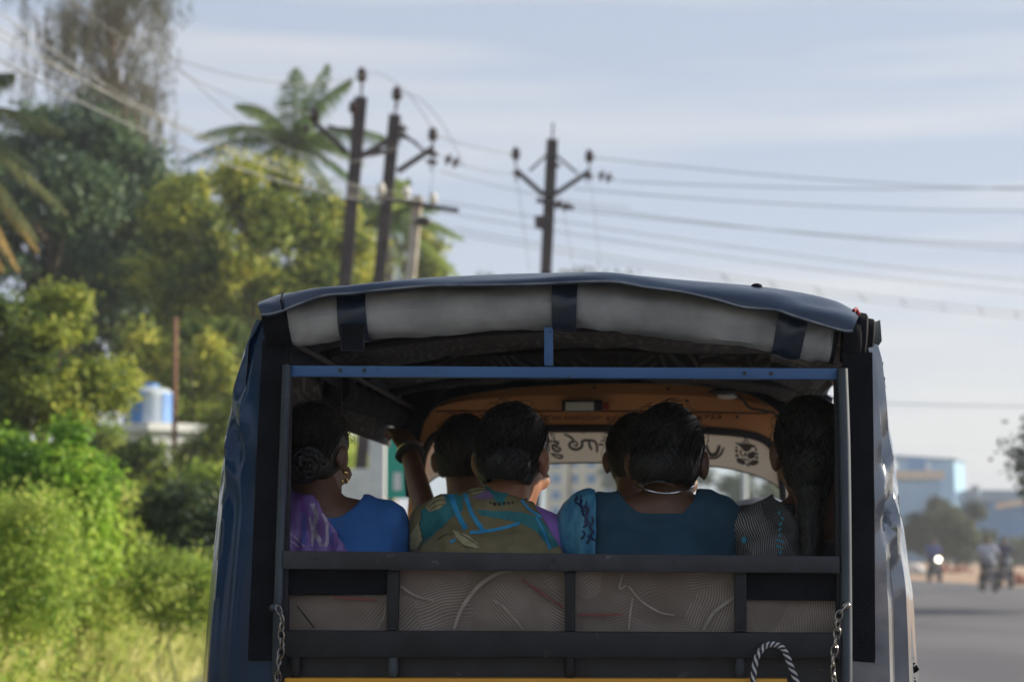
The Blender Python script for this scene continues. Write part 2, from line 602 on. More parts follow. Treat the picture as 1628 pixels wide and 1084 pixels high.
# tall wispy tree, hanging twigs
def wispy():
    Y = 56
    base = gz(190, Y)
    t = thing('wispy_tree', 'tall feathery grey green tree with hanging twigs at the top left', 'tree', base, group='trees along the left of the road')
    b = MB()
    top = G(170, -120, Y)
    path = crom([base + Vector((0, 0, -.15)), G(215, 500, Y), G(200, 260, Y), G(175, 60, Y), top], 14)
    b.tube(path, [.22 * (1 - .8 * i / 13) for i in range(14)], 8)
    g = random.Random(5)
    Cn, tl = [], []
    for k in range(95):
        x, y = g.gauss(165, 62), g.uniform(-130, 225)
        if x < 15: x = 15 + g.uniform(0, 40)
        if x > 262: x = 262 - g.uniform(0, 40)
        if y > 120: x = 165 + (x - 165) * .75 + 25 * g.random()
        e = G(x, y, Y + g.uniform(-1.5, 1.5))
        s = path[min(13, max(3, int(13 - (y + 120) / 40)))]
        b.tube(crom([s, s.lerp(e, .6) + Vector((0, 0, .35)), e], 6), [.04, .033, .026, .02, .014, .008], 4)
        tt = g.random()
        for q in range(16):
            a = e + Vector((g.gauss(0, .33), g.gauss(0, .33), g.gauss(.05, .25)))
            ln = g.uniform(.4, 1.25)
            dx, dy = g.gauss(0, .10), g.gauss(0, .10)
            nn = int(ln / .055)
            for j in range(nn):
                f = j / nn
                Cn.append((a.x + dx * f + g.gauss(0, .05), a.y + dy * f + g.gauss(0, .05), a.z - ln * f))
                tl.append(tt * .7 + g.random() * .3)
    b.build('trunk', bark, t)
    Cn = np.array(Cn)
    me = leaf_mesh('crown', Cn, rng.normal(size=Cn.shape) + np.array([0, -.8, .1]), .22, .032, np.array(tl), droop=.75)
    link_mesh('crown', me, leaf_grey, t)


wispy()


def frond_mesh(c, az, el, ln, sag, lmw=1.0, nseg=22, tint=.5, g=random):
    d = Vector((math.cos(az) * math.cos(el), math.sin(az) * math.cos(el), math.sin(el)))
    h = Vector((math.cos(az), math.sin(az), 0))
    pts = []
    for i in range(nseg + 1):
        f = i / nseg
        pts.append(c + d * ln * f + h * ln * .12 * f * f - Vector((0, 0, 1)) * sag * ln * f ** 2.1)
    b = MB()
    b.tube(pts, [.035 * (1 - .85 * i / nseg) for i in range(nseg + 1)], 4)
    side = h.cross(Vector((0, 0, 1))).normalized()
    tl = [tint] * len(b.f)
    for i in range(3, nseg * 4 + 1):
        f = i / (nseg * 4)
        p = pts[int(f * nseg)].lerp(pts[min(nseg, int(f * nseg) + 1)], f * nseg - int(f * nseg))
        t = (pts[min(nseg, int(f * nseg) + 1)] - pts[max(0, int(f * nseg) - 1)]).normalized()
        L_ = ln * .26 * (math.sin(PI * min(1, .12 + f * .88)) ** .6) * lmw + .06
        for s in (-1, 1):
            dr = (side * s * .75 + t * .55 - Vector((0, 0, 1)) * (.45 + .55 * g.random())).normalized()
            e = p + dr * L_
            m_ = p.lerp(e, .5) + Vector((0, 0, .04))
            wv = t * .017
            b.add([p - wv, p + wv, m_ + wv * 1.2, e, m_ - wv * 1.2], [(0, 1, 2, 4), (4, 2, 3)])
            tl += [min(1, max(0, tint + g.gauss(0, .18)))] * 2
    me = b.mesh('frond', True, False)
    at = me.attributes.new('tint', 'FLOAT', 'FACE')
    at.data.foreach_set('value', tl)
    return me


def palm(label, px, py, Y, n, ln, seed, basepx, fr=None, dry=0, trunk_r=.15, group='coconut palms on the left'):
    c = G(px, py, Y)
    base = gz(basepx, Y)
    t = thing('coconut_palm', label, 'palm', base, group=group)
    b = MB()
    path = crom([base + Vector((0, 0, -.1)), base.lerp(c, .5) + Vector((.25, 0, 0)), c], 12)
    b.tube(path, [trunk_r * (1.25 - .4 * i / 11) for i in range(12)], 9)
    b.build('trunk', barkp, t)
    g = random.Random(seed)
    ga = 2.39996
    fr = fr or [(k * ga + g.uniform(-.2, .2), R(72 - 95 * k / n) + g.uniform(-.1, .1), ln * g.uniform(.85, 1.12), .38 + .3 * k / n) for k in range(n)]
    for k, (az, el, l_, sg) in enumerate(fr):
        me = frond_mesh(c, az, el, l_, sg, 1.0, tint=g.uniform(.25, .85), g=g)
        link_mesh('frond', me, leaf_dry if k >= len(fr) - dry else (PALM_LEAF if dry else leaf_palm), t)
    return t


palm('coconut palm with upright fronds above the trees, left of the two dark electric poles', 468, 225, 60, 17, 2.7, 3, 470,
     fr=[(R(95), R(80), 2.7, .06), (R(8), R(66), 3.3, .30), (R(-20), R(74), 2.8, .12), (R(165), R(58), 3.0, .42), (R(175), R(34), 3.3, .5), (R(190), R(15), 3.2, .5), (R(0), R(30), 3.2, .5), (R(-35), R(5), 2.5, .5), (R(220), R(-15), 2.3, .45), (R(-10), R(-20), 2.4, .45), (R(60), R(35), 2.4, .5), (R(120), R(40), 2.4, .5), (R(250), R(30), 2.2, .5), (R(290), R(40), 2.3, .5), (R(270), R(-25), 2.4, .4), (R(310), R(-30), 2.4, .4), (R(185), R(-35), 2.0, .4)])
palm('lower coconut palm half hidden behind the two dark electric poles', 612, 350, 57, 14, 2.3, 8, 615)
PALM_LEAF = leafmat('leaf_palm_dull', (.05, .075, .04), (.10, .13, .055), (.24, .23, .08), .35)
palm('coconut palm at the left edge with drooping yellowish fronds', -95, 185, 34, 15, 2.1, 14, -60,
     fr=[(R(20), R(70), 1.7, .25), (R(-10), R(55), 1.9, .45), (R(160), R(60), 1.9, .4), (R(70), R(50), 1.9, .4), (R(0), R(22), 2.1, .5), (R(-30), R(-5), 2.0, .5), (R(10), R(-20), 2.1, .45), (R(200), R(10), 2.0, .5), (R(250), R(0), 1.9, .5), (R(300), R(-10), 2.0, .5), (R(-20), R(-38), 2.3, .4), (R(15), R(-45), 2.1, .4), (R(-5), R(-58), 2.3, .35), (R(25), R(-66), 2.2, .3), (R(-25), R(-70), 2.4, .3)], dry=4)

# unseen verge trees beside and behind the camera, which the glossy side cover mirrors
for k, (x, y, rr) in enumerate([(-8.5, 6, 1.9), (-8, -1, 2.1), (-9, -9, 2.4), (-9.5, -18, 2.6), (-11, 14, 2.6), (-14, 23, 3.2), (-19, 34, 3.6), (-16, 8, 3.0)]):
    tree('broadleaf_tree', ['verge tree left of the camera, nearest to the rickshaw', 'verge tree just behind the camera on the left', 'second verge tree behind the camera on the left', 'third verge tree behind the camera, farthest back', 'verge tree outside the picture left of the creeper bush', 'verge tree outside the picture left of the bushy small tree', 'verge tree outside the picture left of the tall wispy tree', 'verge tree well left of the rickshaw, away from the road'][k], (x, y, 0), (x, y, 3.0 + (.8 if y > 7 else 0)), (rr, rr, 2.6 + (.6 if y > 7 else 0)), 30, 5000, leaf_mid, .3, .18, .6, 1.0, 70 + k)

# ------------------------------------------------------------------ roadside shrubs and grass
SH = [  # px, py(centre), rpx, rpy, Y, leaves, material, Ln, Wd, label
    (60, 800, 120, 125, 15.5, 22000, leaf_bright, .06, .04, 'bright green creeper covered bush at the lower left edge'),
    (-20, 900, 140, 120, 14.0, 16000, leaf_weed, .05, .028, 'low light green bush at the left edge below the creeper bush'),
    (190, 835, 95, 75, 21, 9000, leaf_weed, .09, .05, 'yellow green bush just right of the bright creeper bush'),
    (300, 835, 62, 55, 17.5, 7000, leaf_dark, .075, .05, 'dark green shrub beside the blue side cover of the rickshaw'),
    (335, 835, 60, 85, 27, 7000, leaf_weed, .10, .06, 'light green bush under the pale hut wall'),
    (240, 800, 62, 88, 29, 9500, leaf_mid, .11, .06, 'small olive bush in front of the hut below the water tank'),
    (120, 770, 60, 100, 31, 8000, leaf_mid, .11, .06, 'olive bush left of the pale hut under the nearest bushy tree'),
    (385, 700, 55, 75, 33, 4500, leaf_mid, .11, .06, 'bush right of the pale hut close to the rickshaw cover'),
    (120, 930, 120, 70, 17, 12000, leaf_weed, .05, .026, 'pale green weedy bush in the middle of the verge'),
    (290, 940, 85, 50, 16, 9000, leaf_weed, .05, .024, 'weedy yellow green bush low beside the rickshaw'),
    (318, 738, 46, 50, 33, 5000, leaf_mid, .09, .05, 'small olive bush growing up against the right part of the pale hut'),
    (178, 735, 45, 50, 32, 5000, leaf_weed, .09, .05, 'light green bush at the left corner of the pale hut'),
    (480, 760, 110, 80, 36, 7000, leaf_weed, .12, .07, 'sunlit bush seen through the open left side of the rickshaw'),
    (560, 770, 70, 90, 46, 4500, leaf_mid, .13, .07, 'dull green bush seen beside the green board through the open side'),
]
for k, (px, py, rx, ry, Y, n, lm, Ln, Wd, lab) in enumerate(SH):
    ptree('shrub', lab, px, py, rx, ry, Y, 26, n, lm, Ln, Wd, .16 * rx / PXM(Y) + .05, .42 * rx / PXM(Y) + .08, 40 + k, trunk_r=.012, group='shrubs on the verge', cat='shrub', zmin=-.9)


def grass():
    n = 90000
    y = 2.0 + 42.5 * rng.random(n) ** 1.35
    xr = np.interp(y, [10, 40, 82], [-2.75, -4.3, -8.3])
    x = xr - np.maximum(y * .30 + 1 + xr * .2, 4.5) * rng.random(n) ** .9
    h = .48 + .5 * rng.random(n) + .25 * np.sin(x * 1.7) * np.cos(y * 1.1)
    h *= np.clip((xr - x) / .8, .25, 1)
    th = rng.random(n) * 2 * PI
    lean = .15 + .35 * rng.random(n)
    wd = .006 + .008 * rng.random(n) + y * .0004
    dx, dy = np.cos(th), np.sin(th)
    P = np.zeros((n, 5, 3))
    bx, by = -dy * wd, dx * wd
    P[:, 0] = np.stack([x - bx, y - by, np.zeros(n)], 1)
    P[:, 1] = np.stack([x + bx, y + by, np.zeros(n)], 1)
    mx_, my_ = x + dx * lean * h * .4, y + dy * lean * h * .4
    P[:, 2] = np.stack([mx_ + bx * .8, my_ + by * .8, h * .6], 1)
    P[:, 3] = np.stack([x + dx * lean * h, y + dy * lean * h, h], 1)
    P[:, 4] = np.stack([mx_ - bx * .8, my_ - by * .8, h * .6], 1)
    me = bpy.data.meshes.new('grass')
    me.vertices.add(5 * n); me.vertices.foreach_set('co', P.astype(np.float32).ravel())
    me.loops.add(5 * n); me.loops.foreach_set('vertex_index', np.arange(5 * n, dtype=np.int32))
    me.polygons.add(n)
    me.polygons.foreach_set('loop_start', np.arange(0, 5 * n, 5, dtype=np.int32))
    me.polygons.foreach_set('loop_total', np.full(n, 5, dtype=np.int32))
    at = me.attributes.new('tint', 'FLOAT', 'FACE')
    tn = .5 + .22 * np.sin(x * 1.3 + 2) * np.cos(y * .8) + .22 * rng.normal(size=n) + np.clip((14 - y) * .08, 0, .3)
    at.data.foreach_set('value', np.clip(tn, 0, 1).astype(np.float32))
    me.update(calc_edges=True)
    o = link_mesh('grass', me, leaf_grass)
    tag(o, 'pale tall grass covering the verge left of the road', 'grass', kind='stuff')
    # leafy weeds among the grass
    n = 190000
    m_ = 2600
    cy = 12.5 + 34 * rng.random(m_) ** 1.3
    cx = np.interp(cy, [10, 40, 82], [-3.1, -4.7, -8.8]) - (cy * .28) * rng.random(m_)
    cr = .16 + .26 * rng.random(m_)
    cz = .15 + 1.05 * rng.random(m_) ** 1.3 * np.clip((np.interp(cy, [10, 40, 82], [-2.75, -4.3, -8.3]) - cx) / 1.2, .2, 1)
    i = rng.integers(0, m_, n)
    d = rng.normal(size=(n, 3)); d /= np.linalg.norm(d, axis=1, keepdims=True)
    Cn = np.stack([cx, cy, cz], 1)[i] + d * (cr[i] * (.3 + .7 * rng.random(n) ** .5))[:, None]
    Cn[:, 2] = np.maximum(Cn[:, 2], .03)
    tt = rng.random(m_)
    me = leaf_mesh('weeds', Cn, d * .6 + np.array([0, 0, .5]) + rng.normal(size=(n, 3)) * .5, .060, .03, tt[i] * .7 + .15 + .2 * rng.normal(size=n))
    tag(link_mesh('weeds', me, leaf_weed), 'leafy yellow green weeds growing through the grass of the verge', 'weeds', kind='stuff')


grass()

# scrub that closes the view at the left horizon and far right
def far_scrub():
    n = 26000
    m_ = 420
    cx = np.concatenate([rng.uniform(-75, 0, 300), rng.uniform(10, 75, 120)])
    cy = np.concatenate([rng.uniform(95, 130, 300) - cx[:300] * .55, rng.uniform(175, 205, 120)])
    cz = rng.uniform(.3, 2.6, m_)
    cr = rng.uniform(.6, 1.7, m_)
    i = rng.integers(0, m_, n)
    d = rng.normal(size=(n, 3)); d /= np.linalg.norm(d, axis=1, keepdims=True)
    Cn = np.stack([cx, cy, cz], 1)[i] + d * (cr[i] * (.3 + .7 * rng.random(n) ** .5))[:, None]
    Cn[:, 2] = np.maximum(Cn[:, 2], .05)
    tt = rng.random(m_)
    me = leaf_mesh('far_scrub', Cn, d + rng.normal(size=(n, 3)) * .5, .5, .3, tt[i] * .7 + .15)
    tag(link_mesh('far_scrub', me, leaf_far), 'far low scrub along the horizon', 'scrub', kind='stuff')


far_scrub()

# ------------------------------------------------------------------ electric poles and wires
steel = mat('weathered_steel', (.035, .028, .032), (.07, .05, .05), rough=.6, metal=.3, scale=5)
concrete = mat('concrete', (.42, .37, .31), (.55, .49, .42), rough=.9, scale=5, bump=.3)
porcelain = mat('brown_porcelain', (.045, .02, .016), rough=.22)
porcelain_w = mat('white_porcelain', (.75, .73, .68), rough=.2)
alu = mat('aluminium_wire', (.17, .17, .165), rough=.5, metal=.4)
wiredark = mat('dark_wire', (.16, .17, .19), rough=.6)


def pole_line(a, b, Y):
    p, q = G(*a, Y), G(*b, Y)
    t = q.z / (q.z - p.z)
    return p, q.lerp(p, t)            # top, foot on the ground


def pin_insulator(p, parent, m, s=1.0):
    b = MB()
    prof = [(-.10, .012), (-.02, .014), (0, .05), (.03, .065), (.045, .03), (.065, .06), (.10, .05), (.13, .03), (.15, .008)]
    b.tube([p + Vector((0, 0, z * s)) for z, r in prof], [r * s for z, r in prof], 12)
    b.build('insulator', m, parent)


def disc_string(p, d, parent, m, n=2):
    b = MB()
    d = Vector(d).normalized()
    q = p
    b.tube([p, p + d * (.14 * n + .12)], .012, 6)
    for k in range(n):
        c = p + d * (.1 + .14 * k)
        b.tube([c - d * .045, c - d * .01, c + d * .03, c + d * .05], [.03, .105, .10, .025], 14)
    b.build('disc_insulator', m, parent)


def power_pole(label, top, foot, Y, wd, arms, braces, pins, discs, m=steel, extra=()):
    tp, ft = pole_line(top, foot, Y)
    t = thing('electric_pole', label, 'electric pole', ft, group='electric poles beside the road')
    b = MB()
    dr = (tp - ft).normalized()
    b.beam(ft - dr * .4, tp, wd, wd * .35)
    b.beam(ft - dr * .4 + Vector((0, -wd * .3, 0)), tp + Vector((0, -wd * .3, -.003)), wd * .9, .022)
    b.beam(ft - dr * .4 + Vector((0, wd * .3, 0)), tp + Vector((0, wd * .3, -.003)), wd * .9, .022)
    b.build('post', m, t, smooth=False)
    b = MB(); b.beam(tp - dr * .02, tp + dr * .33, .035, .035); b.build('top_spike', steel, t, smooth=False)
    for a, c, ww in arms:
        b = MB(); b.beam(G(*a, Y - .12), G(*c, Y - .12), ww, .08); b.build('crossarm', steel, t, smooth=False)
    for a, c in braces:
        b = MB(); b.beam(G(*a, Y - .19), G(*c, Y - .19), .05, .04); b.build('brace', steel, t, smooth=False)
    for a, mm, s in pins: pin_insulator(G(*a, Y - .12), t, mm, s)
    for a, c, n in discs: disc_string(G(*a, Y - .12), G(*c, Y - .12) - G(*a, Y - .12), t, porcelain, n)
    return t


P1 = power_pole('tallest dark electric pole, left one of the pair rising behind the roof', (574, 155), (548, 455), 32, .21,
                [((497, 192), (552, 243), .12), ((568, 252), (622, 222), .12)], [((520, 200), (566, 212))],
                [((500, 192), porcelain, 1.5), ((575, 128), porcelain, 1.5), ((561, 178), porcelain, 1.3)], [((497, 205), (480, 205), 1)])
P2 = power_pole('dark electric pole with a raised right arm, right one of the close pair', (628, 183), (603, 440), 34, .21,
                [((632, 273), (688, 236), .13), ((622, 240), (578, 246), .1), ((612, 296), (600, 300), .12)], [((636, 208), (674, 240)), ((643, 218), (663, 228))],
                [((631, 158), porcelain, 1.6), ((688, 222), porcelain, 1.5), ((606, 306), porcelain_w, 1.3)], [((640, 195), (634, 240), 2), ((690, 236), (686, 262), 2), ((704, 250), (735, 263), 2)])
P3 = power_pole('lone dark electric pole with a V shaped arm in the middle of the sky', (878, 222), (868, 430), 37, .215,
                [((819, 270), (862, 308), .12), ((938, 272), (884, 308), .12), ((858, 308), (888, 307), .12), ((853, 318), (912, 331), .09)],
                [((874, 242), (842, 272)), ((878, 242), (918, 276))],
                [((820, 252), porcelain, 1.5), ((937, 256), porcelain, 1.5)],
                [((884, 254), (882, 272), 1), ((826, 270), (820, 286), 1), ((936, 272), (933, 290), 1), ((948, 277), (985, 288), 2), ((880, 322), (912, 334), 2)])
b = MB(); b.box(G(857, 352, 36.8), (.16, .14, .2)); b.beam(G(853, 360, 36.8), G(870, 368, 36.8), .04, .04); b.build('cutout_box', steel, P3, smooth=False)
tp, ft = pole_line((664, 312), (652, 440), 29.5)
P4 = thing('electric_pole', 'pale concrete electric pole with a dark level crossarm at its top', 'electric pole', ft, group='electric poles beside the road')
b = MB(); b.beam(ft - Vector((0, 0, .3)), tp, .16, .13, bev=.02); b.build('post', concrete, P4, smooth=False)
b = MB(); b.beam(G(598, 314, 29.35), G(729, 335, 29.35), .07, .06); b.build('crossarm', steel, P4, smooth=False)
for q in ((606, 308), (646, 312), (689, 322)): pin_insulator(G(*q, 29.35), P4, porcelain_w, 1.1)
b = MB(); b.ell(G(674, 352, 29.4), (.11, .08, .075)); b.beam(G(657, 353, 29.4), G(674, 352, 29.4), .03, .03); b.build('lamp_bracket', steel, P4)


def wire(label, a, b_, sag=.2, r=.011, m=wiredark, n=24):
    a, b_ = Vector(a), Vector(b_)
    t = MB()
    pts = [a.lerp(b_, i / (n - 1)) - Vector((0, 0, sag * 4 * (i / (n - 1)) * (1 - i / (n - 1)))) for i in range(n)]
    t.tube(pts, r, 5)
    c = pts[0]
    o = t.build('overhead_wire', m)
    tag(o, label, 'wire', 'overhead wires')
    o.data.transform(Matrix.Translation(-c)); o.location = c
    return o


# left side: from the pale pole's crossarm and the dark poles back over the verge
wire('pale wire from the left insulator of the level crossarm sweeping up to the left', G(606, 303, 29.3), G(-60, 28, 19.5), .22, .0065, alu)
wire('lower pale wire from the middle insulator of the level crossarm to the left', G(646, 306, 29.3), G(-60, 8, 19.0), .42, .0065, alu)
wire('dark wire under the pale ones, from the level crossarm to the upper left', G(612, 322, 29.3), G(-60, 62, 20), .30, .012, wiredark)
wire('pale wire from the right insulator of the level crossarm to the left', G(689, 318, 29.3), G(-60, -24, 18.5), .55, .006, alu)
wire('pale wire running left from the upper arm of the tallest pole', G(500, 182, 31.8), G(60, -40, 20), .35, .006, alu)
wire('pale nearly level wire between the right pole of the pair and the palm crown', G(634, 232, 33.8), G(240, 60, 22), .75, .006, alu)
wire('thin grey wire from the tip of the tallest pole to the upper left', G(575, 120, 31.8), G(200, 60, 22), .3, .008, wiredark)
wire('short curved jumper wire from the tip of the tallest pole to the next one', G(575, 116, 31.8), G(690, 212, 33.8), -.32, .007, wiredark)
wire('curved jumper wire from the right pole of the pair to its disc insulators', G(631, 148, 33.8), G(735, 258, 33.8), -.35, .007, wiredark)
# between the poles
wire('upper wire from the pair of poles to the left insulator of the lone pole', G(690, 214, 33.8), G(820, 246, 36.8), .05, .009)
wire('second wire from the pair of poles to the lone pole', G(735, 262, 33.8), G(826, 275, 36.8), .05, .009)
wire('wire from the disc insulators of the pair passing behind the lone pole', G(700, 272, 34), G(1000, 330, 41), .1, .009)
# right of the lone pole, over the road
RW = [((985, 288), 37, (1700, 296), 40, .10, 'highest wire leaving the lone pole to the right edge'),
      ((940, 250), 37, (1700, 303), 40.5, .12, 'second highest wire crossing to the right edge'),
      ((912, 300), 37, (1700, 336), 41, .12, 'third wire down on the right, from the arm of the lone pole'),
      ((912, 334), 37, (1700, 392), 44, .12, 'fourth wire down on the right, from the lower arm of the lone pole'),
      ((880, 322), 37, (1700, 402), 45, .14, 'fifth wire down on the right, close under the fourth'),
      ((700, 320), 38, (1700, 452), 50, .16, 'sixth wire down on the right, passing under the lone pole'),
      ((690, 335), 38, (1700, 470), 51, .18, 'seventh wire down on the right'),
      ((720, 362), 39, (1700, 503), 54, .2, 'eighth wire down on the right, with small spacers'),
      ((730, 372), 39, (1700, 512), 55, .2, 'ninth wire down on the right, just under the one with spacers'),
      ((1250, 634), 90, (1720, 646), 90, .1, 'lowest wire, low over the blue building at the right')]
for a, d0, c, d1, sg, lab in RW: wire(lab, G(*a, d0), G(*c, d1), sg, .0095 if d0 < 80 else .02)
for k, (a, d0, c, d1) in enumerate([((937, 262), 36.8, (955, 432), 36.5), ((820, 265), 36.8, (842, 432), 36.6), ((690, 262), 33.8, (680, 330), 33.9), ((898, 340), 36.8, (910, 420), 36.5)]):
    wire(['thin lead hanging from the right insulator of the lone pole', 'thin lead hanging from the left insulator of the lone pole', 'thin lead hanging from the raised right arm of the pair', 'thin lead hanging from the lower arm of the lone pole'][k], G(*a, d0), G(*c, d1), .03, .006, n=6)
for k in range(9):
    f = .36 + .075 * k
    a = G(720, 362, 39).lerp(G(1700, 503, 54), f) - Vector((0, 0, .8 * f * (1 - f)))
    c = G(730, 372, 39).lerp(G(1700, 512, 55), f) - Vector((0, 0, .8 * f * (1 - f)))
    t = MB(); t.beam(a + (a - c) * .25, c - (a - c) * .25, .018, .02)
    tag(t.build('wire_spacer', wiredark, smooth=False), '%s spacer from the left on the two parallel wires at the right' % ['first', 'second', 'third', 'fourth', 'fifth', 'sixth', 'seventh', 'eighth', 'ninth'][k], 'spacer', 'spacers on the parallel wires')

# ------------------------------------------------------------------ hut, water tank, posts, board
white = mat('whitewash', (.78, .79, .80), (.62, .64, .66), rough=.85, scale=3, bump=.2)
tankblue = mat('tank_blue', (.07, .20, .52), (.12, .28, .62), rough=.4, scale=3)
tankpale = mat('tank_pale', (.62, .68, .76), (.45, .55, .68), rough=.45, scale=3)
wood = mat('post_wood', (.22, .10, .07), (.34, .18, .13), rough=.85, scale=5, stretch=(1, 1, .1))
greenboard = mat('board_green', (.0, .33, .25), (.0, .40, .30), rough=.4, scale=2)
Yh = 36
h0, h1 = G(168, 690, Yh), G(356, 690, Yh)
hut = thing('hut', 'small whitewashed flat roofed hut behind the bushes, carrying the blue tank', 'hut', ((h0.x + h1.x) / 2, Yh + 1.3, 0))
hx, hw, ztop = (h0.x + h1.x) / 2, h1.x - h0.x, G(200, 684, Yh).z
HM = Matrix.Rotation(R(36), 3, 'Z')
b = MB(); b.box((hx, Yh + 1.3, ztop / 2), (hw * .86, 1.7, ztop), HM); b.build('wall', white, hut, smooth=False)
b = MB(); b.box((hx, Yh + 1.3, ztop + .075), (hw * .86 + .25, 1.95, .15), HM); b.build('roof', white, hut, smooth=False)
b = MB(); b.box(Vector((hx, Yh + 1.3, 1.0)) + HM @ Vector((-.3, -.87, 0)), (.8, .05, 2.0), HM); b.build('door', wood, hut, smooth=False)
tc_ = G(236, 672, Yh + 1.2); tz = ztop + .152
tank = thing('water_tank', 'blue and white plastic water tank standing on the roof of the hut', 'water tank', (tc_.x, Yh + 1.2, tz))
b = MB(); prof = [(0, .34), (.02, .36)]
for k in range(5): prof += [(.06 + k * .1, .36), (.08 + k * .1, .375), (.11 + k * .1, .375), (.13 + k * .1, .36)]
prof += [(.58, .36), (.64, .28), (.67, .14)]
b.tube([Vector((tc_.x, Yh + 1.2, tz + z)) for z, r in prof], [r for z, r in prof], 24)
b.build('tank_body', tankpale, tank); tank.scale = (1.25, 1.25, 1.1)
b = MB(); b.tube([Vector((tc_.x, Yh + 1.2, tz + z)) for z in (.66, .72, .74)], [.15, .15, .1], 18); b.build('lid', tankblue, tank)
for a0, a1 in ((.9, 2.55), (3.35, 4.5)):
    b = MB()
    rows = [[Vector((tc_.x + .379 * math.cos(-PI / 2 + a), Yh + 1.2 + .379 * math.sin(-PI / 2 + a), tz + z)) for a in np.linspace(a0 - 2.6, a1 - 2.6, 8)] for z in (.04, .56)]
    b.grid(rows); b.build('blue_panel', tankblue, tank)
p = G(279, 505, 33); q = G(277, 690, 33)
b = MB(); b.tube([Vector((q.x, 33, -.3)), Vector((q.x + .01, 33, 2.4)), p], [.048, .044, .036], 8)
o = b.build('wooden_post', wood); tag(o, 'thin reddish brown wooden post standing right of the water tank', 'post')
# things seen through the open left side
Yb = 24.5
a, c = G(614, 688, Yb), G(668, 792, Yb)
bd = thing('sign_board', 'green board with a white patch seen through the open left side of the rickshaw', 'sign board', ((a.x + c.x) / 2, Yb, 0))
b = MB(); b.box(((a.x + c.x) / 2, Yb, (a.z + c.z) / 2), (c.x - a.x, .04, a.z - c.z)); b.build('board', greenboard, bd, smooth=False)
b = MB(); b.box((G(632, 765, Yb).x, Yb - .024, G(632, 765, Yb).z), (.10, .008, .22)); b.build('white_patch', white, bd, smooth=False)
for xx in (a.x + .06, c.x - .06):
    b = MB(); b.box((xx, Yb + .05, a.z / 2), (.05, .05, a.z)); b.build('board_post', steel, bd, smooth=False)
a, c = G(588, 660, 27), G(612, 800, 27)
pl = thing('gate_pillar', 'whitewashed pillar just left of the green board', 'pillar', ((a.x + c.x) / 2, 27, 0))
b = MB(); b.box(((a.x + c.x) / 2, 27, a.z / 2), (c.x - a.x, .22, a.z)); b.build('shaft', white, pl, smooth=False)
b = MB(); b.box(((a.x + c.x) / 2, 27, a.z + .04), (c.x - a.x + .08, .3, .08)); b.build('coping', concrete, pl, smooth=False)
a, c = G(500, 745, 29), G(588, 800, 29)
b = MB(); b.box(((a.x + c.x) / 2, 29, a.z / 2), (c.x - a.x, .2, a.z))
tag(b.build('boundary_wall', white, smooth=False), 'low whitewashed wall left of the white pillar, seen through the open side', 'wall')

# ------------------------------------------------------------------ far buildings
bluelight = mat('sheet_blue_light', (.24, .46, .68), (.30, .53, .74), rough=.55, scale=.6)
bluedark = mat('sheet_blue_dark', (.05, .22, .50), (.08, .27, .56), rough=.55, scale=.6)
roofgrey = mat('roof_grey_blue', (.20, .30, .42), (.26, .37, .50), rough=.6, scale=.5)
cream = mat('cream_paint', (.62, .50, .38), (.70, .58, .45), rough=.8, scale=.5)
beige = mat('beige_paint', (.55, .52, .43), (.64, .60, .50), rough=.85, scale=.5)
glassblue = mat('window_blue', (.05, .16, .36), (.10, .24, .45), rough=.15, scale=.8)


def rotbox(b, c, s, rz): return b.box(c, s, Matrix.Rotation(rz, 3, 'Z'))


def hall(name, label, px0, px1, py_top, Y, depth, rz, wall, roofm, roofh=.6, slope=.0, fascia=None, seams=6):
    a, c = G(px0, py_top, Y), G(px1, py_top, Y)
    wdt = (c.x - a.x)
    ctr = Vector(((a.x + c.x) / 2, Y + depth / 2, 0))
    t = thing(name, label, 'building', ctr, group='blue sheet metal buildings on the right')
    M = Matrix.Rotation(rz, 3, 'Z')
    z = a.z
    b = MB(); b.box(ctr + Vector((0, 0, (z - roofh) / 2)), (wdt, depth, z - roofh), M); b.build('wall', wall, t, smooth=False)
    b = MB()
    x, y = wdt / 2 + .3, depth / 2 + .3
    z0 = z - roofh + .003
    vs = [(-x, -y, 0), (x, -y, 0), (x, y, 0), (-x, y, 0), (-x, -y, roofh), (x, -y, roofh - slope), (x, y, roofh - slope), (-x, y, roofh)]
    b.add([ctr + M @ Vector(v) + Vector((0, 0, z0)) for v in vs], [(0, 1, 2, 3), (4, 5, 6, 7), (0, 1, 5, 4), (1, 2, 6, 5), (2, 3, 7, 6), (3, 0, 4, 7)])
    b.build('roof', roofm, t, smooth=False)
    if fascia:
        b = MB(); b.box(ctr + M @ Vector((0, -depth / 2 - .4, 0)) + Vector((0, 0, z - roofh * .6)), (wdt + .8, .12, roofh * 1.2), M); b.build('fascia', fascia, t, smooth=False)
    for k in range(1, seams):
        b = MB(); b.box(ctr + M @ Vector((-wdt / 2 + wdt * k / seams, -depth / 2 - .03, 0)) + Vector((0, 0, (z - roofh) / 2)), (.12, .06, z - roofh), M); b.build('wall_rib', wall, t, smooth=False)
    return t


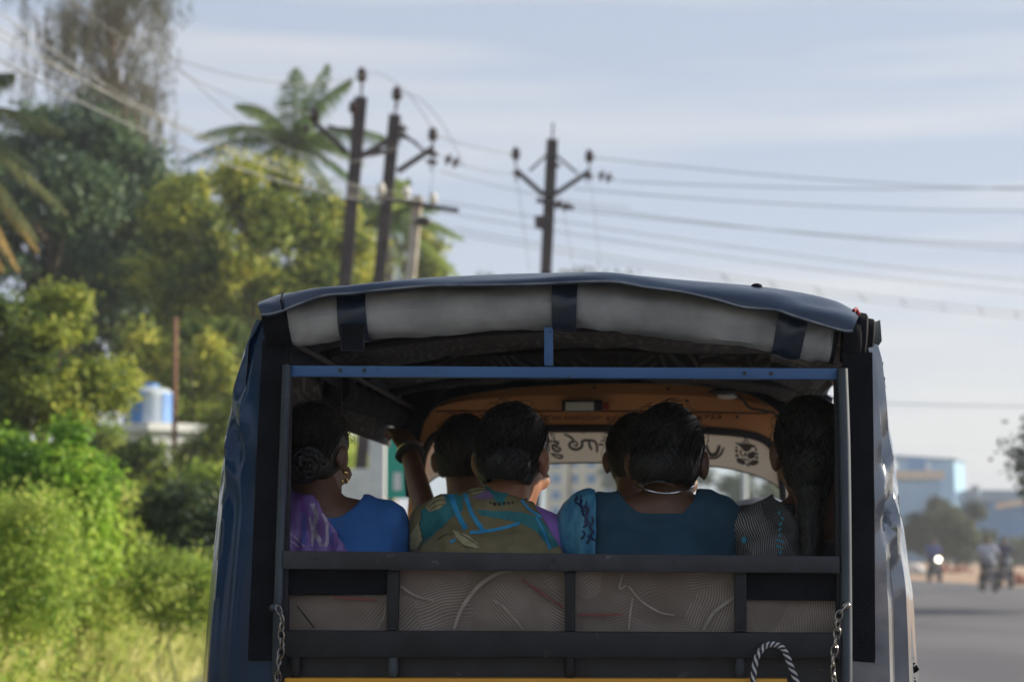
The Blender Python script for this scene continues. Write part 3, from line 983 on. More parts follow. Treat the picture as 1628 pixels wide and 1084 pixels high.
bt = hall('tall_shed', 'tall light blue building with a grey blue roof, highest one on the right', 1446, 1536, 722, 215, 7, R(-22), bluelight, roofgrey, .7, .5, seams=4)
b = MB(); b.box(G(1476, 760, 211.5), (.4, .25, 3.4)); b.build('downpipe', white, bt, smooth=False)
b = MB(); b.box(G(1458, 738, 212.0), (1.9, .3, 1.4), Matrix.Rotation(R(-22), 3, 'Z')); b.build('shaded_face_patch', bluedark, bt, smooth=False)  # dark blue patch painting shade on the left face; no opening here
hall('low_shed', 'low light blue building with a cream roof edge, left of the tall blue one', 1330, 1497, 748, 195, 6, R(-4), bluelight, cream, .7, 0, cream, seams=9)
bs = hall('long_shed', 'long deep blue shed at the right edge behind the motorcycles', 1552, 1760, 778, 188, 9, R(-6), bluedark, roofgrey, 1.1, .2, None, seams=10)
b = MB(); b.box(G(1606, 801, 187.2), (2.8, .3, .55), Matrix.Rotation(R(-9), 3, 'Y')); b.build('canopy_edge', cream, bs, smooth=False)
b = MB(); b.tube([G(1551, 790, 187), G(1551, 772, 187)], [.35, .45], 10); b.build('roof_vent', roofgrey, bs)

bb = thing('office_block', 'beige building with rows of blue windows seen through the windscreen', 'building', (G(915, 800, 150).x, 153, 0))
a, c = G(868, 715, 150), G(1010, 715, 150)
b = MB(); b.box(((a.x + c.x) / 2, 153, a.z / 2), (c.x - a.x, 6, a.z)); b.build('wall', beige, bb, smooth=False)
b = MB(); b.box(((a.x + c.x) / 2, 153, a.z + .12), (c.x - a.x + .5, 6.5, .24)); b.build('roof', concrete, bb, smooth=False)
for r_ in range(5):
    for k in range(5):
        pw = G(884 + k * 28, 735 + r_ * 26, 150)
        if pw.z < .9: continue
        f = MB(); f.box((pw.x, 149.97, pw.z), (.80, .10, .82)); fo = f.build('window', beige if False else white, bb, smooth=False)
        g_ = MB(); g_.box((pw.x, 149.90, pw.z), (.68, .06, .70)); g_.build('pane', glassblue, fo, smooth=False)
p = G(1183, 745, 62)
b = MB(); b.tube([Vector((p.x, 62, -.3)), Vector((p.x, 62, p.z))], [.11, .09], 12)
tag(b.build('white_post', white), 'white post seen through the right half of the windscreen', 'post')

# rubble, low red wall and white sacks on the soil strip
redbrick = mat('red_brick', (.36, .13, .09), (.48, .21, .15), rough=.9, scale=4)
g = random.Random(4)
for k, (px, lab) in enumerate([(1497, 'left low heap of red bricks on the soil beyond the road'), (1528, 'right low heap of red bricks on the soil beyond the road')]):
    t = thing('brick_heap', lab, 'brick heap', (G(px, 890, 110).x, 110, 0), group='brick heaps on the soil')
    for q in range(26):
        b = MB(); lay = q // 11
        b.box((G(px, 890, 110).x + g.uniform(-.5, .5) * (1 - .25 * lay), 110 + g.uniform(-.3, .3), .07 + lay * .13), (.24, .12, .12), Euler((g.uniform(-.2, .2), g.uniform(-.2, .2), g.uniform(0, 3))).to_matrix())
        b.build('brick', redbrick, t, smooth=False)
for k, (px, Y, lab) in enumerate([(1452, 100, 'white cement sack pile lying on the soil just right of the rickshaw cover'), (1622, 74, 'small reddish brick pile at the right edge of the road')]):
    if k == 0:
        t = thing('sack_pile', lab, 'sack pile', (G(px, 890, Y).x, Y, 0))
        for j, (dx, dz) in enumerate([(-.45, .16), (.35, .16), (0, .42)]):
            b = MB(); b.ell((G(px, 890, Y).x + dx, Y, dz), (.45, .3, .17)); b.build('sack', white, t)
    else:
        t = thing('brick_heap', lab, 'brick heap', (G(px, 890, Y).x, Y, 0), group='brick heaps on the soil')
        for q in range(16):
            b = MB(); lay = q // 7
            b.box((G(px, 890, Y).x + g.uniform(-.28, .28), Y + g.uniform(-.2, .2), .07 + lay * .14), (.24, .12, .12), Euler((g.uniform(-.2, .2), g.uniform(-.2, .2), g.uniform(0, 3))).to_matrix())
            b.build('brick', redbrick, t, smooth=False)

# ------------------------------------------------------------------ the air
hz = bpy.data.materials.new('haze')
hz.use_nodes = True
t_ = hz.node_tree
t_.nodes.remove(t_.nodes['Principled BSDF'])
pv = t_.nodes.new('ShaderNodeVolumePrincipled')
pv.inputs['Color'].default_value = (.86, .90, 1.0, 1)
pv.inputs['Density'].default_value = .0011
pv.inputs['Anisotropy'].default_value = .2
t_.links.new(pv.outputs[0], t_.nodes['Material Output'].inputs['Volume'])
b = MB(); b.box((0, 1000, 12.5), (3040, 2880, 27))
tag(b.build('haze', hz, smooth=False), 'pale morning haze over the road and fields', 'haze', kind='stuff')

# ================================================================== THE RICKSHAW
vinyl = mat('navy_vinyl', (.012, .030, .075), (.018, .045, .105), rough=.20, rough2=.34, scale=9, bump=.10, bscale=30, spec=.6)
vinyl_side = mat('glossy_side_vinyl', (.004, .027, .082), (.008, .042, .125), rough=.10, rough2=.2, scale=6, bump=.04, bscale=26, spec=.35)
vinyl_sunlit = mat('sunlit_side_vinyl', (.12, .145, .19), (.22, .24, .28), rough=.10, rough2=.2, metal=.6, scale=7, bump=.05, bscale=30, spec=1.0, coat=1.0)  # same vinyl as the left cover; sunlit sheen put into paler metallic colour
roofvinyl = mat('roof_vinyl', (.014, .028, .062), (.024, .044, .085), rough=.24, rough2=.38, scale=7, bump=.12, bscale=35, spec=.6)
blackcanvas = mat('black_canvas', (.003, .004, .0075), (.007, .0085, .014), rough=.8, spec=.18, scale=14, bump=.25, bscale=180)
curtain = mat('silver_curtain', (.21, .22, .24), (.46, .465, .475), rough=.42, rough2=.6, scale=7, bump=.22, bscale=240, detail=9, ramp=(.3, .7), stretch=(1, 1, 1))
strapmat = mat('strap_vinyl', (.012, .02, .04), (.018, .03, .06), rough=.28, scale=9, bump=.1)
framesteel = mat('worn_blue_steel', (.018, .030, .050), (.060, .078, .105), rough=.4, rough2=.58, metal=.15, scale=14, bump=.06, stretch=(1, 1, .3), chips=((.20, .16, .14), .64, 40))
barblue = mat('blue_bar_paint', (.025, .10, .27), (.045, .14, .33), rough=.4, rough2=.5, scale=10, bump=.05, stretch=(.3, 1, 1), chips=((.03, .05, .09), .62, 40))
railpaint = mat('dark_rail_paint', (.014, .016, .024), (.034, .037, .050), rough=.42, rough2=.65, scale=16, bump=.12, bscale=70, detail=8, ramp=(.4, .75), chips=((.11, .105, .11), .63, 34))
blackpaint = mat('black_paint', (.007, .008, .012), (.015, .017, .025), rough=.5, spec=.35, scale=12, bump=.1, chips=((.07, .055, .05), .65, 28))
orange = mat('orange_paint', (.50, .215, .07), (.60, .27, .09), rough=.45, rough2=.6, scale=7, bump=.04, detail=8)
orange_out = mat('orange_body_paint', (.62, .28, .015), (.70, .34, .02), rough=.35, scale=6)
rubber = mat('rubber', (.012, .012, .014), rough=.7)
chrome = mat('chain_steel', (.34, .33, .32), (.16, .14, .13), rough=.25, metal=.9, scale=30)
screwm = mat('screw_head', (.02, .02, .025), rough=.5)
printdark = mat('print_brown', (.085, .068, .052), rough=.8)
printpurple = mat('print_purple', (.06, .025, .05), rough=.7)
printblack = mat('print_black', (.015, .012, .012), rough=.7)
redplastic = mat('red_plastic', (.25, .02, .02), rough=.4)
lampwhite = mat('lamp_cover', (.62, .62, .58), rough=.35)
dashmat = mat('dashboard_grey', (.13, .16, .22), (.17, .20, .27), rough=.45, scale=8)
scrapwhite = mat('white_scrap', (.65, .64, .62), (.5, .49, .47), rough=.7, scale=12)
visor = mat('visor_film', (.97, .77, .60), rough=.6, trans=.90)
glass = glassmat('windscreen_glass', (.90, .97, .97))


def patterned(name, base, line, base2, scale_cell, wave, thr=.62, dist=1.5):
    """print of fine feather lines whose direction changes from patch to patch"""
    m = bpy.data.materials.new(name)
    m.use_nodes = True
    t = m.node_tree
    b = t.nodes['Principled BSDF']
    b.inputs['Roughness'].default_value = .7
    co = t.nodes.new('ShaderNodeTexCoord')
    nzz = t.nodes.new('ShaderNodeTexNoise'); nzz.inputs['Scale'].default_value = 5
    add = t.nodes.new('ShaderNodeVectorMath'); add.operation = 'MULTIPLY_ADD'
    add.inputs[1].default_value = (.07, .07, .07)
    t.links.new(co.outputs['Object'], nzz.inputs['Vector'])
    t.links.new(nzz.outputs['Color'], add.inputs[0])
    t.links.new(co.outputs['Object'], add.inputs[2])
    vo = t.nodes.new('ShaderNodeTexVoronoi'); vo.inputs['Scale'].default_value = scale_cell
    t.links.new(add.outputs[0], vo.inputs['Vector'])
    sx = t.nodes.new('ShaderNodeSeparateXYZ'); t.links.new(vo.outputs['Color'], sx.inputs[0])
    ang = t.nodes.new('ShaderNodeMath'); ang.operation = 'MULTIPLY'; ang.inputs[1].default_value = 6.0
    t.links.new(sx.outputs[0], ang.inputs[0])
    vr = t.nodes.new('ShaderNodeVectorRotate'); vr.rotation_type = 'Y_AXIS'
    t.links.new(add.outputs[0], vr.inputs['Vector']); t.links.new(ang.outputs[0], vr.inputs['Angle'])
    wv = t.nodes.new('ShaderNodeTexWave'); wv.inputs['Scale'].default_value = wave; wv.inputs['Distortion'].default_value = dist
    wv.inputs['Detail'].default_value = 1
    wv.inputs['Detail Scale'].default_value = .4
    t.links.new(vr.outputs[0], wv.inputs['Vector'])
    r = t.nodes.new('ShaderNodeValToRGB')
    r.color_ramp.elements[0].position, r.color_ramp.elements[1].position = thr - .12, thr + .2
    r.color_ramp.elements[0].color = (0, 0, 0, 1)
    t.links.new(wv.outputs['Fac'], r.inputs['Fac'])
    mxa = t.nodes.new('ShaderNodeMix'); mxa.data_type = 'RGBA'
    mxa.inputs[6].default_value = (*base, 1); mxa.inputs[7].default_value = (*base2, 1)
    t.links.new(sx.outputs[1], mxa.inputs['Factor'])
    mxb = t.nodes.new('ShaderNodeMix'); mxb.data_type = 'RGBA'
    mxb.inputs[7].default_value = (*line, 1)
    sc = t.nodes.new('ShaderNodeMath'); sc.operation = 'MULTIPLY'
    mr2 = t.nodes.new('ShaderNodeMapRange'); mr2.inputs[3].default_value = .15; mr2.inputs[4].default_value = .9
    t.links.new(sx.outputs[2], mr2.inputs[0])
    t.links.new(r.outputs['Color'], sc.inputs[0]); t.links.new(mr2.outputs[0], sc.inputs[1])
    nw = t.nodes.new('ShaderNodeTexNoise'); nw.inputs['Scale'].default_value = 13; nw.inputs['Detail'].default_value = 7
    rw = t.nodes.new('ShaderNodeMapRange'); rw.inputs[1].default_value = .36; rw.inputs[2].default_value = .62; rw.inputs[3].default_value = .15; rw.inputs[4].default_value = 1.1
    t.links.new(co.outputs['Object'], nw.inputs['Vector']); t.links.new(nw.outputs['Fac'], rw.inputs[0])
    sw = t.nodes.new('ShaderNodeMath'); sw.operation = 'MULTIPLY'
    t.links.new(sc.outputs[0], sw.inputs[0]); t.links.new(rw.outputs[0], sw.inputs[1])
    t.links.new(sw.outputs[0], mxb.inputs['Factor']); t.links.new(mxa.outputs[2], mxb.inputs[6])
    t.links.new(mxb.outputs[2], b.inputs['Base Color'])
    return m


upholstery = patterned('leaf_print_upholstery', (.140, .108, .092), (.33, .29, .26), (.19, .148, .13), 5.5, 58, dist=3)
lining = patterned('curled_roof_lining', (.008, .009, .013), (.13, .13, .135), (.012, .013, .018), 9, 14, .66, 9)

RX = thing('auto_rickshaw', 'dark blue canvas topped auto rickshaw full of passengers, seen from behind on the road', 'auto rickshaw', VP(0, 1.1, 0))


def vbox(name, m, px0, py0, px1, py1, v, dep, parent=RX, bev=None):
    """box whose camera-facing side spans the two photo corners on the vehicle plane v, reaching dep forward"""
    a, c = V(px0, py0, v), V(px1, py1, v)
    ua, _, za = uv_of(a); uc, _, zc = uv_of(c)
    b = MB()
    vs = [VP(u, vv, z) for vv in (v, v + dep) for u, z in ((ua, za), (uc, za), (uc, zc), (ua, zc))]
    b.add(vs, [(0, 1, 2, 3), (7, 6, 5, 4), (0, 4, 5, 1), (1, 5, 6, 2), (2, 6, 7, 3), (3, 7, 4, 0)])
    o = b.build(name, m, parent, smooth=False)
    if bev:
        bm = bmesh.new(); bm.from_mesh(o.data)
        bmesh.ops.bevel(bm, geom=bm.edges[:], offset=bev, segments=2, affect='EDGES', profile=.6)
        for f in bm.faces: f.smooth = True
        bm.to_mesh(o.data); bm.free()
        o.data.set_sharp_from_angle(angle=R(35))
    return o


def vquad(name, m, pts, v, dep, parent=RX, bev=None):
    b = MB()
    b.prism([V(x, y, v) for x, y in pts], VF * dep)
    o = b.build(name, m, parent, smooth=False)
    if bev:
        bm = bmesh.new(); bm.from_mesh(o.data)
        bmesh.ops.dissolve_limit(bm, angle_limit=.02, verts=bm.verts[:], edges=bm.edges[:])
        bmesh.ops.bevel(bm, geom=bm.edges[:], offset=bev, segments=2, affect='EDGES', profile=.6)
        for f in bm.faces: f.smooth = True
        bm.to_mesh(o.data); bm.free()
        o.data.set_sharp_from_angle(angle=R(35))
    return o


# --- roof cover with its sagging rear flap
TOPS = [(413, 480), (430, 473), (450, 467), (500, 461), (560, 455), (630, 447.5), (700, 441), (780, 436.5), (870, 434), (940, 435.5), (1000, 438.5), (1100, 446), (1200, 454.5), (1273, 465), (1324, 477), (1350, 489), (1366, 500)]
BOTS = [(416, 500), (430, 499), (448, 494), (470, 485), (514, 470), (560, 466), (604, 461), (683, 454), (760, 453), (859, 451), (929, 447.5), (980, 448), (1025, 456), (1080, 463), (1135, 475), (1183, 488), (1231, 492), (1259, 501), (1307, 516), (1340, 525), (1356, 526)]
NU = 110
bot = crom([V(x, y, -.075) for x, y in BOTS], NU)
top = crom([V(x, y, .06) for x, y in TOPS], NU)
rows = []
for k in range(9):
    f = k / 8
    row = []
    for i in range(NU):
        a, c = bot[i], top[i]
        p = a.lerp(c, f)
        # rounded fall of the flap with soft folds running along it
        p = p - VF * (.030 * math.sin(PI * f)) + Vector((0, 0, .004 * math.sin(PI * f)))
        n_ = noise.noise(Vector((i * .07, f * 1.6, 3.1)))
        p = p - VF * (.020 * n_ * math.sin(PI * min(1, f * 1.2))) + Vector((0, 0, .006 * n_ * math.sin(PI * f)))
        row.append(p)
    rows.append(row)
hem = [[p + VF * .004 - Vector((0, 0, .004)) for p in bot], [p + VF * .010 + Vector((0, 0, .004)) for p in bot]]
rows = [hem[1], hem[0]] + rows
for v in (.18, .4, .75, 1.1, 1.5, 1.9, 2.28):
    row = []
    for i in range(NU):
        u, vv, z = uv_of(top[i])
        sag = .012 * math.sin((v - .06) * 6.5) - .010
        row.append(VP(u, v, z + sag - .020 * (v > 2.2)))
    rows.append(row)
MBr = MB(); MBr.grid(rows)
roof = MBr.build('roof_cover', roofvinyl, RX, smooth=True)
hemm = mat('hem_highlight', (.10, .12, .16), (.26, .28, .31), rough=.4, scale=18)  # silver highlight along the flap edge, put into a paler hem colour
b = MB(); b.tube([p - VF * .001 for p in bot], .0022, 6); b.build('flap_hem', hemm, RX)
# stitched seam near the left end and a small nick on top
b = MB(); b.tube([V(449, 467, .02), V(447, 478, -.09), V(450, 492, -.085)], .0025, 6); b.build('flap_seam', blackcanvas, RX)
b = MB(); b.ell(V(1203, 455, .05), (.012, .01, .006)); b.build('roof_button', blackcanvas, RX)
# roof side valances
for name_u, s in ((-0.615, -1), (0.66, 1)):
    z0 = uv_of(top[0])[2] if s < 0 else uv_of(top[-1])[2]
    rows = []
    for v in np.linspace(.05, 2.25, 24):
        w_ = .006 * math.sin(v * 9)
        rows.append([VP(name_u + s * (.004 + w_ * f), v, z0 + .012 * math.sin((v - .06) * 6.5) * (1 - f) - .012 - f * (.10 if s < 0 else .045)) for f in (0, .33, .66, 1)])
    b = MB(); b.grid(rows); b.build('side_valance', roofvinyl, RX)

# --- roof lining inside
rows = []
for v in np.linspace(.03, 2.23, 14):
    row = []
    for i in range(0, NU, 3):
        u, vv, z = uv_of(top[i])
        row.append(VP(u * .985, v, z - .045 + .006 * math.sin(v * 9) + .004 * math.sin(i * .5)))
    u0, _, z0 = uv_of(top[0]); u1, _, z1 = uv_of(top[NU - 1])
    row = [VP(u0 - .022, v, z0 - .20), VP(u0 - .016, v, z0 - .09)] + row + [VP(u1 + .018, v, z1 - .05), VP(u1 + .024, v, z1 - (.16 if v < .4 else .065))]
    rows.append(row)
b = MB(); b.grid(rows); b.build('roof_lining', lining, RX)
for v in (.55, 1.15, 1.7):
    b = MB(); b.tube([VP(u, v, uv_of(top[NU // 2])[2] - .06 - .06 * ((u - .02) / .6) ** 2) for u in np.linspace(-.6, .64, 14)], .012, 8); b.build('roof_bow', blackpaint, RX)
# patterned header strip hanging under the lining
vb = vbox('header_strip', lining, 700, 566, 1225, 583, .9, .012)

# --- rolled-up rear curtain
cpath = [(424, 519), (463, 513), (520, 507), (640, 497), (760, 489), (880, 485), (960, 488), (1050, 497), (1150, 510), (1235, 523), (1300, 536), (1330, 541)]
NC = 120
cc = crom([V(x, y, .012) for x, y in cpath], NC)
px_of = [proj(p)[0] for p in cc]


def roll(i0, i1, r, name, m, seed, wob=.12, n=28, fl=0.0):
    b = MB()
    rows = []
    for i in range(i0, i1 + 1):
        p = cc[i]
        tdir = (cc[min(i + 1, NC - 1)] - cc[max(i - 1, 0)]).normalized()
        upv = Vector((0, 0, 1)); sd = tdir.cross(upv).normalized(); upv = sd.cross(tdir)
        row = []
        for k in range(n + 1):
            a = 2 * PI * (k % n) / n
            rr = r * (1 + wob * noise.noise(Vector((i * .09 + seed, math.cos(a) * 1.2, math.sin(a) * 1.2))) + wob * .5 * noise.noise(Vector((i * .35, math.cos(a) * 2 + seed, math.sin(a) * 2))) + wob * .55 * (.3 - abs(noise.noise(Vector((i * .045, math.cos(a) * 3.2 + seed * 2, math.sin(a) * 3.2))))) + fl)
            row.append(p + sd * math.cos(a) * rr * .85 + upv * math.sin(a) * rr)
        rows.append(row)
    b.grid(rows)
    for row in (rows[0], rows[-1]):
        c0 = sum(row[:-1], Vector()) / n
        b.add([c0] + row[:-1], [(0, 1 + k, 1 + (k + 1) % n) for k in range(n)])
    return b.build(name, m, RX)


ix = lambda px: min(range(NC), key=lambda i: abs(px_of[i] - px))
RO = 38 / 770
roll(ix(462), ix(1322), RO, 'rolled_curtain', curtain, 1.0, .17)
roll(ix(424), ix(462), RO * 1.08, 'curtain_roll_end', blackcanvas, 5.0, .10)
roll(ix(1322), NC - 1, RO * 1.02, 'curtain_roll_end', blackcanvas, 8.0, .10)
# layered folded corner at the right end
for k, (x, y, r, dx) in enumerate([(1338, 541, 37, 30), (1352, 536, 40, 25), (1368, 538, 33, 20)]):
    p = V(x, y, .03 + .01 * k); q = V(x + dx, y + 2, .03 + .01 * k)
    b = MB()
    pts = [p.lerp(q, f) for f in (0, .12, .5, .88, 1)]
    b.tube(pts, [r / 770 * s for s in (.93, 1, 1.02, 1, .9)], 22, sx=.8)
    b.build('folded_canvas_layer', blackcanvas, RX)
b = MB(); b.tube([V(1357, 494, -.03), V(1361, 491, -.02), V(1366, 500, -.01)], .004, 6); b.build('red_cord_end', redplastic, RX)
# straps round the roll
for (x0, x1, tail) in ((545, 587, 557), (880, 921, 0), (1234, 1277, 0)):
    b = MB(); rows = []
    i0, i1 = ix(x0), ix(x1)
    for i in range(i0, i1 + 1):
        p = cc[i]
        tdir = (cc[min(i + 1, NC - 1)] - cc[max(i - 1, 0)]).normalized()
        sd = tdir.cross(Vector((0, 0, 1))).normalized(); upv = sd.cross(tdir)
        row = []
        for k in range(23):
            a = R(80) - R(300) * k / 22
            if sd.dot(VF) > 0: a = PI - a
            rr = RO * 1.15 * (1 + .05 * math.sin(k * 1.1 + i))
            row.append(p + sd * math.cos(a) * rr * .88 + upv * math.sin(a) * rr)
        rows.append(row)
    b.grid(rows); b.build('curtain_strap', strapmat, RX)
    if tail:
        b = MB()
        rows = [[V(541 + d * 39, y, -.045 + .012 * math.sin((y - 520) * .06)) for d in (0, .25, .5, .75, 1)] for y in (516, 526, 537, 548, 558)]
        b.grid(rows); o = b.build('strap_tail', blackcanvas, RX)
        b = MB()
        for d in (.04, .96): b.tube([V(541 + d * 39, y, -.049 + .012 * math.sin((y - 520) * .06)) for y in (520, 530, 540, 550, 557)], .0012, 5)
        b.tube([V(542, 557, -.049), V(580, 557, -.049)], .0012, 5)
        b.build('strap_piping', railpaint, RX)

# --- side covers (glossy vinyl bulging out at the rear corners)


def side_cover(inner, outer, s, amp, seed, m, taut=False, YC=790):
    ys = np.linspace(inner[0][1], inner[-1][1], 64)
    ix_ = np.interp(ys, [p[1] for p in inner], [p[0] for p in inner])
    ox_ = np.interp(ys, [p[1] for p in outer], [p[0] for p in outer])
    rows = []
    for j, y in enumerate(ys):
        pin = V(ix_[j], y, .02)
        ui, _, z = uv_of(pin)
        uo = uv_of(V(ox_[j], y, .20))[0]
        row = []
        prof = [(0, .02)]
        for k in range(1, 15):
            a = PI / 2 * k / 14
            prof.append((math.sin(a) ** .9, .02 + .20 * (1 - math.cos(a)) ** 1.15))
        prof += [(1.0, .27), (.997, .33), (.99, .39), (.98, .45)]
        for k, (f, v) in enumerate(prof):
            q = Vector((k * .10 + seed, j * .055, seed))
            fold = noise.noise(Vector((k * .16 + j * .085 + seed, j * .018, seed * 2)))
            n_ = (noise.noise(q) * .7 + (1 - abs(fold) * 2.2) * .9 - .4) * amp * min(1, k / 3)
            if taut:                      # long near-vertical pleats, a slanting bunch of them half-way up, the outer edge drawn tight
                e_ = math.exp(-((y - YC) / 95) ** 2)
                ph = k * 1.25 + (y - 790) * .012 * e_ + .9 * noise.noise(Vector((y * .004, 0, seed)))
                n_ = amp * (.55 * math.sin(ph) + .7 * e_ * math.sin(k * .9 + (y - 790) * .06) + .25 * noise.noise(Vector((k * .2, y * .006, seed)))) * min(1, (k / 4) ** 1.5) * (1 if k < 11 else max(0, (14 - k) / 4))
            row.append(VP(ui + (uo - ui) * f + s * n_ * (max(0, 1 - f) if taut else 1), v - n_ * (.9 if taut else .5), z + .004 * noise.noise(q * 2)))
        rows.append(row)
    b = MB(); b.grid(rows)
    return b.build('side_cover', m, RX)


LI = [(432, 505), (420, 548), (414, 620), (408, 740), (402, 860), (396, 1000), (393, 1084), (391, 1200)]
LOUT = [(418, 505), (398, 548), (377, 620), (359, 740), (347, 860), (334, 1000), (328, 1084), (325, 1200)]
RI = [(1378, 545), (1384, 570), (1388, 680), (1390, 800), (1391, 950), (1392, 1084), (1393, 1200)]
ROUT = [(1390, 545), (1397, 570), (1413, 690), (1428, 800), (1450, 950), (1459, 1084), (1461, 1200)]
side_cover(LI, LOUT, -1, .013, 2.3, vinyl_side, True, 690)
side_cover(RI, ROUT, 1, .017, 7.7, vinyl_sunlit, True)
for pts in ([(416, 522, .1), (402, 545, .18), (388, 578, .24), (380, 603, .26)], [(1389, 560, .12), (1396, 577, .18), (1401, 598, .22), (1404, 617, .24)]):
    b = MB(); b.tube(crom([V(*p) for p in pts], 10), .006, 6); b.build('cover_piping', blackcanvas, RX)
b = MB(); b.tube([V(1398, 578, .18), V(1404, 578, .18)], .004, 6); b.tube([V(1401, 602, .2), V(1407, 602, .2)], .004, 6); b.build('cover_eyelet', blackcanvas, RX)
# torn flakes at the foot of the right cover
g = random.Random(3)
b = MB()
for k in range(26):
    p = V(g.uniform(1428, 1456), g.uniform(1046, 1084), .10)
    a = g.uniform(0, 6.28)
    b.prism([p + VR * math.cos(a + t) * .006 * g.uniform(.5, 1.4) + Vector((0, 0, math.sin(a + t) * .007 * g.uniform(.5, 1.4))) for t in (0, 1.6, 3.1, 4.6)], -VF * .002)
b.build('flaked_patch', blackcanvas, RX, smooth=False)
# black canvas strips beside the rear posts
vquad('rear_edge_strip', blackcanvas, [(417, 540), (458, 540), (452, 700), (441, 900), (434, 1050), (395, 1050), (402, 850), (412, 640)], .0, .016)
vquad('rear_edge_strip', blackcanvas, [(1338, 560), (1387, 560), (1389, 700), (1391, 900), (1391, 1053), (1350, 1050), (1350, 800), (1345, 640)], .0, .016)

# --- rear frame
vquad('corner_panel', vinyl_side, [(391, 1046), (437, 1046), (437, 1180), (389, 1180)], .006, .014)
vquad('corner_panel', vinyl_sunlit, [(1346, 1046), (1394, 1048), (1396, 1180), (1346, 1180)], .006, .014)
b = MB(); b.tube(crom([V(456, 580, -.02), V(452, 690, -.02), V(446, 850, -.02), V(441, 1000, -.02), V(438, 1100, -.02)], 16), .0095, 10); b.build('rear_post', framesteel, RX)
b = MB(); b.tube(crom([V(1339, 586, -.02), V(1343, 700, -.02), V(1345, 850, -.02), V(1346, 1000, -.02), V(1346, 1100, -.02)], 16), .0115, 10); b.build('rear_post', framesteel, RX)
b = MB(); b.beam(V(460, 590, .0), V(452, 1060, .0), .012, .02); b.build('post_inner_lip', blackpaint, RX, smooth=False)
b = MB(); b.beam(V(1330, 595, .0), V(1334, 1060, .0), .010, .02); b.build('post_inner_lip', blackpaint, RX, smooth=False)
bar = vquad('top_crossbar', barblue, [(456, 581), (900, 582.5), (1336, 585.5), (1336, 603), (900, 600), (456, 598)], -.012, .024, bev=.0015)
for x, y in ((541, 588.5), (579, 588.5), (1184, 593), (1226, 593.5)):
    b = MB(); p = V(x, y, -.013); b.tube([p, p - VF * .0015, p - VF * .002], [.0042, .0040, .001], 10); b.build('bolt', screwm, bar)
vquad('centre_stub', barblue, [(865, 520), (879, 520), (879, 581), (865, 581)], -.006, .016, bev=.0012)
rail = vquad('seat_back_rail', railpaint, [(449, 875), (890, 877), (1335, 884), (1335, 911), (890, 908), (449, 904)], -.03, .05, bev=.0025)
for k in range(5):
    p = V(500 + k * 190, 887 + k * 1.6, -.0305)
    b = MB(); b.tube([p, p - VF * .001, p - VF * .0018], [.0035, .0032, .001], 8); b.build('rivet', screwm, rail)
for x0, x1, lean in ((614, 632, 2), (898, 914, 0), (1168, 1187, 0)):
    vquad('seat_back_upright', blackpaint, [(x0 + lean, 907), (x1 + lean, 907), (x1, 1004), (x0, 1004)], -.012, .022, bev=.002)
for x in (623, 906, 1178):               # weld beads where the uprights meet the rails
    for y in (910, 1001):
        b = MB(); b.tube([V(x - 9 + q * 2.6, y + x * .003 - 3 + .8 * math.sin(q * 2.1), -.013) for q in range(8)], [.0022 + .0009 * math.sin(q * 2.7 + x) for q in range(8)], 7); b.build('weld_bead', railpaint, RX)
vquad('lower_rail', blackpaint, [(452, 1002), (900, 1002), (1337, 1006), (1337, 1046), (900, 1044), (452, 1044)], -.028, .04, bev=.003)
vquad('kick_panel', railpaint, [(440, 1040), (1348, 1043), (1348, 1100), (440, 1100)], .014, .01)
for x in (625, 1176, 906, 470):
    b = MB(); b.tube([V(x, 1043, -.01), V(x, 1068, -.012), V(x, 1077, -.012)], [.011, .0115, .007], 12); b.build('gate_peg', framesteel if x in (625, 1176) else blackpaint, RX)
# upholstery behind the uprights
rows = []
for y in np.linspace(898, 1014, 16):
    rows.append([V(x, y + (x - 460) * .006, .016 + .010 * (((x - 460) % 290) / 145 - 1) ** 2 + .005 * noise.noise(Vector((x * .018, y * .03, 1))) + .003 * noise.noise(Vector((x * .05, y * .07, 5)))) for x in np.linspace(460, 1334, 90)])
b = MB(); b.grid(rows); b.grid([[p + VF * .06 for p in rows[0]], rows[0]]); b.grid([[p + VF * .06 for p in rows[-1]], rows[-1]]); b.build('seat_back_upholstery', upholstery, RX)
vquad('seat_back_pad', blackcanvas, [(456, 903), (617, 904), (617, 945), (456, 946)], .004, .018, bev=.003)
vquad('seat_back_pad', blackcanvas, [(1187, 908), (1333, 910), (1333, 955), (1187, 953)], .004, .018, bev=.003)


def ribbon(pts, wpx, v, name, m, parent, off=.0015, n=22, taper=True):
    P = crom([Vector((x, y, 0)) for x, y in pts], n)
    rows = []
    for i, p in enumerate(P):
        t = (P[min(i + 1, n - 1)] - P[max(i - 1, 0)]).normalized()
        nn = Vector((-t.y, t.x, 0))
        w_ = wpx / 2 * (1 if not taper else (.45 + .55 * math.sin(PI * (.15 + .7 * i / (n - 1)))))
        rows.append([V(*(p + nn * w_).xy, v) - VF * off, V(*(p - nn * w_).xy, v) - VF * off])
    b = MB(); b.grid(rows)
    return b.build(name, m, parent, smooth=False) if name else b


